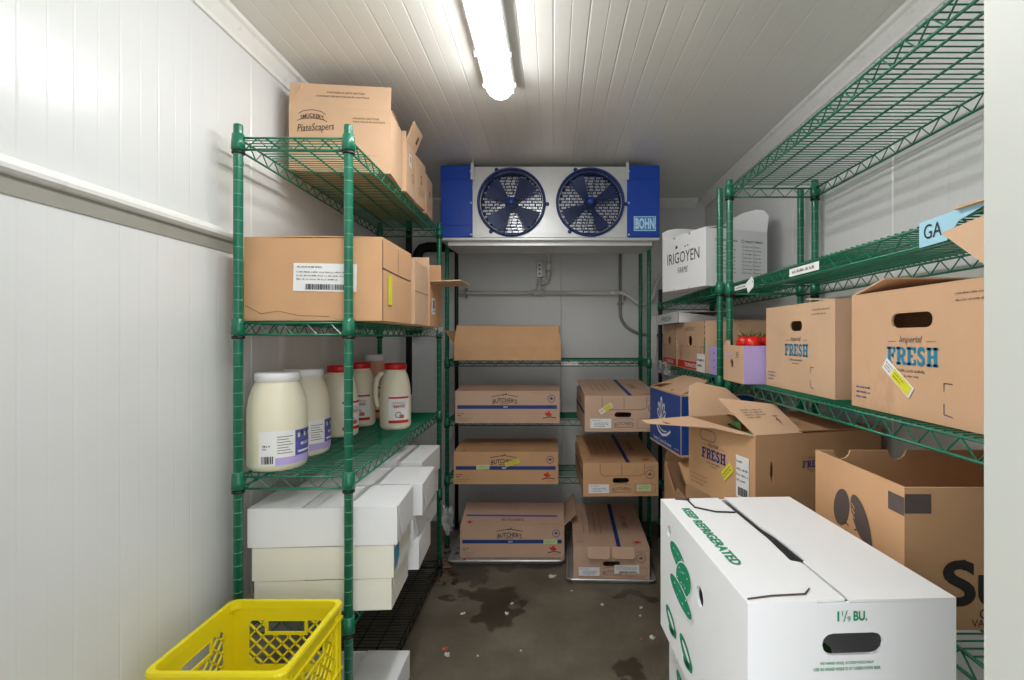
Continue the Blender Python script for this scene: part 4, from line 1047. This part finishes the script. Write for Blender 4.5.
# ---- open FRESH box
rz = math.radians(15.2); W, D, H = .45, .36, .238
x, y = obj_xy(.574, 1.418, W, D, rz)
hs = stadium(D*.62, H*.80, .075, .03)
c = Carton('produce_box', 'open turquoise-lettered produce box with flaps spread wide and a white side label', 'box', W, D, H, (x, y, .753), rz, 'card2',
           holes={'front': [circ(.055, .132, .0065, 12, .030)]})
f = c.fr('left')
fresh(c.mb, f, D*.42, H*.50, .034, 'navyink'); c.mb.stroke(f, stadium(D*.33, H*.82, .09, .034)+[stadium(D*.33, H*.82, .09, .034)[0]], .002, 'brownink')
c.mb.lines(f, .015, .05, .10, 3, .014, .003, 'greyink', 4)
f = c.fr('front'); fresh(c.mb, f, W*.44, H*.58, .020, 'navyink')
fr0 = Frame(f.p(0, 0, 0), f.R, f.U)
c.mb.mats  # (hand slit below is a real hole)
c.done()
sticker(c.t, c.fr('left'), D*.76, H*.18, .060, .125, style='ship', seed=6); sticker(c.t, c.fr('left'), D*.60, H*.30, .062, .03, rot=.75, m='yellow', style='plain', seed=3)
c.flap('left', .19, 182, m='card', outline=lambda W_, L: [(.0, 0), (W_, 0), (W_-.05, L*.12), (W_-.15, L*.2), (.05, L), (.0, L*.95)], holes=[stadium(.08, .13, .05, .02)])
c.flap('back', .13, 118, m='card', outline=lambda W_, L: [(.17, 0), (W_, 0), (W_-.03, L*.9), (W_-.07, L), (.27, L*.8)]); 
c.flap('front', .17, 30, m='card', outline=lambda W_, L: [(0, 0), (.16, 0), (.16, L*.8), (.02, L), (-.02, L*1.05)], holes=[stadium(.12, .06, .016, .045, 4)], pr=lambda mb, fr: mb.lines(fr, .02, .11, .07, 4, .012, .006, 'greyink', 5))
c.flap('right', .30, 1.2, m='card2', holes=[stadium(.15, .19, .03, .07, 4)] if False else (), pr=lambda mb, fr: (mb.ell(fr, .20, .22, .012, .035, 'ink', 0),))
# green leaf peeking from the open box
g = random.Random(2)
for k in range(5):
    mb = MB(); L = .09; n = 6; vs = []; fs = []
    for i in range(n+1):
        w_ = .022*math.sin(pi*(i+.3)/(n+.6)); vs += [(-w_, L*i/n, .02*math.sin(i*.8+k)), (0, L*i/n, .02*math.sin(i*.8+k)-.004), (w_, L*i/n, .02*math.sin(i*.8+k))]
    for i in range(n):
        for j in (0, 1): b = i*3+j; fs.append((b, b+1, b+4, b+3))
    mb.add(vs, fs, 'stem', True); o = mb.build('lettuce_leaf'); o.location = (x-.09+k*.03, y+.06+g.uniform(-.04, .04), .753+.18+g.uniform(0, .02)); o.rotation_euler = (.2, .2*k-.4, k*1.3)
    tag(o, 'green leaf inside the open turquoise-lettered box', 'leaf', 'leaves in the open box')

# ---- big open carton with printed face, near right
W, D, H = .41, .30, .252
c = Carton('cardboard_box', 'big open brown carton printed with a dark-haired face, behind the white vegetable box', 'box', W, D, H, (.622+W/2, .885+D/2, .753), 0, 'card2',
           outl={'back': [(0, 0), (W, 0), (W, H)]+[(W-.06+.02*math.cos(a), H+.02*-math.sin(a)) for a in [pi*k/6 for k in range(7)]]+[(W-.19+.022*math.cos(a), H-.022*math.sin(a)) for a in [pi*k/6 for k in range(7)]]+[(0, H)]})
f = c.fr('left')
k = 1.0
def P(pts, m, o=.0008): c.mb.poly(f, pts, m, o)
cx_, cy_ = D*.48, H*.45
c.mb.ell(f, cx_-.036, cy_+.040, .027, .042, 'hairink', -.35, 28, .0011)
c.mb.ell(f, cx_+.030, cy_+.038, .025, .048, 'hairink', .55, 28, .0011); c.mb.ell(f, cx_+.056, cy_-.008, .013, .052, 'hairink', .12, 24, .0010)
for k in range(3): c.mb.stroke(f, [(cx_+.002, cy_+.060-k*.010), (cx_+.012, cy_+.052-k*.010)], .003, 'card2', .0016)
for s_ in (-1, 1):
    c.mb.stroke(f, [(cx_+s_*.010, cy_+.008), (cx_+s_*.020, cy_+.013), (cx_+s_*.030, cy_+.006)], .003, 'brownink'); c.mb.stroke(f, [(cx_+s_*.012, cy_-.008), (cx_+s_*.020, cy_-.004), (cx_+s_*.028, cy_-.010)], .002, 'brownink')
c.mb.stroke(f, [(cx_-.002, cy_-.006), (cx_+.004, cy_-.02), (cx_-.001, cy_-.022)], .002, 'brownink'); c.mb.stroke(f, [(cx_-.018, cy_-.032), (cx_, cy_-.042), (cx_+.018, cy_-.031)], .0035, 'redink')
c.mb.rect(f, D-.042, H*.80, D, H*.93, 'hairink'); 
f = c.fr('front'); c.mb.rect(f, 0, H*.82, .047, H*.955, 'hairink')
c.mb.rect(f, .064, H*.165, .069, H*.24, 'ink'); c.mb.rect(f, .103, H*.42, .108, H*.495, 'ink'); c.mb.text(f, 'Su', .127, H*.33, .082, 'ink', .03, wid=.120)
c.mb.text(f, 'G', .140, H*.115, .018, 'brownink', .01); c.mb.text(f, 'VAL', .134, H*.05, .013, 'brownink', .01)
c.done()
c.flap('right', .13, 120)

# ---- brown box under the blue box, on rack shelf z .36
c = Carton('cardboard_box', 'torn open brown carton under the blue box on the far right rack', 'box', .36, .40, .295, (.735, 2.29, .361), 0, 'card2',
           outl={'left': [(.005, 0), (.395, 0), (.395, .235), (.25, .235), (.21, .20), (.05, .275), (.045, .295), (.005, .295)]})
c.done(); c.flap('front', .14, 25, m='card2'); c.flap('back', .07, 60)
# ---- white vegetable boxes, near right
def veg_box(label, x, y, z, rz, top=True, grp='white vegetable boxes stacked on the right'):
    W, D, H = .305, .455, .285
    c = Carton('vegetable_box', label, 'box', W, D, H, (x, y, z), rz, 'white', grp, t=.005,
               holes={'front': [stadium(W*.50, H-.058, .090, .031)], 'left': [circ(.262, .198, .018, 16), circ(.068, .240, .012, 14)], 'back': [stadium(W*.5, H*.565, .098, .034)]})
    f = c.fr('front')
    u = W*.46; v = H-.018; q_ = .62
    c.mb.text(f, '1', u-.010, v, .014, 'greenink', .02); c.mb.text(f, '1', u-.004, v+.004, .007, 'greenink', .02); c.mb.stroke(f, [(u-.002, v-.008), (u+.003, v+.008)], .0014, 'greenink'); c.mb.text(f, '9', u+.0055, v-.004, .0075, 'greenink', 0)
    c.mb.text(f, 'BU.', u+.022, v, .014, 'greenink', .03, wid=.020)
    c.mb.text(f, 'NO HAND HOLE, ACCESS HOLE ONLY', W*.47, H-.084, .0045, 'greenink', .02, wid=.078); c.mb.text(f, 'USE AS HAND HOLE IS AT USERS OWN RISK', W*.47, H-.092, .0045, 'greenink', .02, wid=.098)
    f = c.fr('left')
    def cuke(cu, cv, L, r, rot, light=True):
        c.mb.ell(f, cu, cv, r, L, 'greenink', rot, 24, .0009)
        if light:
            q, s_ = math.cos(rot), math.sin(rot)
            for k in (-.3, .25): c.mb.ell(f, cu+r*k*q-L*.1*-s_*-1, cv+r*k*s_, r*.10, L*.55, 'tealink', rot, 12, .0014)
            for j in range(5):
                t_ = -L*.7+j*L*.33; c.mb.ell(f, cu-math.sin(rot)*t_+r*.45*q*((j % 2)*2-1), cv+math.cos(rot)*t_, .002, .003, 'whiteink', rot, 8, .0014)
    for kk, (cu, cv, ru, rv, ro) in enumerate(((.135, .212, .055, .020, -.12), (.172, .186, .048, .030, .35), (.155, .146, .070, .019, -.10))):
        c.mb.ell(f, cu, cv, ru+.003, rv+.003, 'whiteink', ro, 24, .0006+.0008*kk); c.mb.ell(f, cu, cv, ru, rv, 'greenink', ro, 24, .0010+.0008*kk)
        for k in (-.45, .35): c.mb.ell(f, cu-.006, cv+rv*k, ru*.55, rv*.09, 'tealink', ro, 12, .0014+.0008*kk)
        for j in range(7): c.mb.ell(f, cu-ru*.75+j*ru*.25, cv+rv*.5*((j % 2)*2-1)*.8, .003, .0016, 'whiteink', ro, 8, .0014+.0008*kk)
    for (cu, cv) in ((.085, .055), (.185, .05), (.315, .045)):
        c.mb.ell(f, cu, cv, .040, .018, 'greenink', -.35, off=.0009); c.mb.ell(f, cu+.012, cv-.012, .028, .012, 'greenink', .3, off=.0011); c.mb.ell(f, cu+.002, cv+.004, .024, .006, 'whiteink', -.35, off=.0015); c.mb.ell(f, cu+.012, cv-.015, .014, .005, 'ink', .2, off=.0016)
    c.done()
    if top:
        c.flap('left', .142, .3, outline=[(.0, 0), (D, 0), (D-.004, .143), (D*.74, .144), (D*.72, .130), (D*.52, .136), (.002, .134)],
               pr=lambda mb, fr: mb.text(fr, 'KEEP REFRIGERATED', D*.45, .036, .019, 'greenink', .03, wid=.27))
        c.flap('right', .168, .3, outline=[(.0, 0), (D, 0), (D, .156), (D*.60, .156), (D*.50, .150), (D*.28, .150), (D*.265, .157), (0, .157)], inset=0)
        c.flap('front', .05, -1, outline=[(.003, 0), (.10, 0), (.095, .05), (.01, .05)], name='tuck_flap')
    return c
veg_box('white vegetable box with green print, topmost of the near right stack', *obj_xy(.272, .699, .305, .455, math.radians(3)), .6105, math.radians(3))
mb = MB(); 
t = bpy.data.objects['vegetable_box']
f = Frame((-.1625, -.23, .290), (1, 0, 0), (0, 1, 0))
q = MB(); q.tube([(-.095, .215, .2905), (-.095, .16, .291), (-.06, .13, .2912), (-.02, .125, .2908)], .0017, 'blackplastic', 6); q.tube([(-.12, .222, .290), (-.09, .212, .2915)], .0035, 'brownink', 6); q.build('tear_string', t)
q = MB(); q.tube([(-.148, -.218, .2900), (-.11, -.212, .2903), (-.06, -.210, .2905), (-.045, -.195, .2905)], .0012, 'brownink', 6); q.build('crease', t)
veg_box('white vegetable box directly below the topmost one of the near right stack', .420, .945, .322, math.radians(-1.5))
veg_box('white vegetable box at the base of the near right stack on the floor', .423, .95, .001, math.radians(-1))
# green produce seen through the hand hole
mb = MB(); mb.lathe([(.004, -.10), (.022, -.09), (.027, -.05), (.027, .05), (.022, .09), (.004, .10)], 'stem', 16, axis='y'); o = mb.build('cucumber'); o.location = (.385, .87, .77); o.rotation_euler = (.1, 0, .5)
tag(o, 'green cucumber inside the topmost white vegetable box, seen through its hand hole', 'vegetable')

# ------------------------------------------------------------------ scraps on the floor
g = random.Random(12)
def fl(px, py): Y = 1.27*500/(py-338); return ((px-553)*Y/500, Y)
scr = [(553, 577, 1.6, 'white crumpled scrap lying nearest the two sheet pans', 'scrap'), (463, 614, .8, 'white scrap on the left of the floor stain', 'scrap'), (447, 655, 1.0, 'white scrap in the near left of the floor', 'scrap'),
       (445, 649, 1.1, 'orange vegetable peel beside the white scrap at near left', 'scrapo'), (602, 605, .8, 'white scrap on the floor below the right sheet pan', 'scrap'), (641, 608, .6, 'white fleck beside the vegetable stack, farthest of the pair', 'scrap'),
       (640, 616, .5, 'white fleck beside the vegetable stack, nearer of the pair', 'scrap'), (652, 638, .9, 'white oval scrap at the foot of the vegetable stack', 'scrap'), (641, 639, .6, 'orange fleck left of the oval scrap', 'scrapo'),
       (507, 614, .9, 'curled white shaving lying in the dark floor stain', 'scrap'), (512, 604, .7, 'small pale shaving at the far edge of the dark floor stain', 'scrap'), (572, 591, .5, 'white crumb on the floor in front of the gap between the pans', 'scrap'),
       (587, 587, .6, 'reddish crumb under the right pan edge', 'scrapo'), (478, 656, .4, 'tiny pale crumb on the near floor', 'scrap'), (521, 651, .4, 'tiny pale crumb in the middle of the near floor', 'scrap')]
for px, py, k, lab, m in scr:
    x, y = fl(px, py); mb = MB(); n = 9; vs = [(0, 0, .004*k+.002)]
    for i in range(n): a = 2*pi*i/n; r = .017*k*g.uniform(.5, 1.15); vs.append((r*math.cos(a), r*.7*math.sin(a), g.uniform(.001, .009)*k))
    nb = len(vs); vs += [(v[0]*.9, v[1]*.9, 0) for v in vs]
    fs = [(0, 1+i, 1+(i+1) % n) for i in range(n)]+[(nb, nb+1+(i+1) % n, nb+1+i) for i in range(n)]+[(1+i, nb+1+i, nb+1+(i+1) % n, 1+(i+1) % n) for i in range(n)]
    mb.add(vs, fs, m); o = mb.build('food_scrap'); o.location = (x, y, .0005); o.rotation_euler[2] = g.uniform(0, 6); tag(o, lab, 'food scrap', 'scraps on the floor')
mb = MB()
for k in range(70):
    x, y = -.60+g.uniform(-.06, .10), 2.72+g.uniform(-.15, .30); a = g.uniform(0, 6); r = g.uniform(.006, .02)
    c_, s_ = math.cos(a), math.sin(a); z = g.uniform(.001, .01)
    q = [(-r, -r*.5), (r, -r*.4), (r*.8, r*.5), (-r*.6, r*.6)]
    mb.add([(x+u*c_-v*s_, y+u*s_+v*c_, z+.003*g.random()) for u, v in q], [(0, 1, 2, 3)], g.choice(('leafdry', 'leafdry', 'leafdry', 'scrapo')))
tag(mb.build('dry_leaf_litter'), 'brown leaf litter on the floor by the far foot of the left rack', 'debris', kind='stuff')
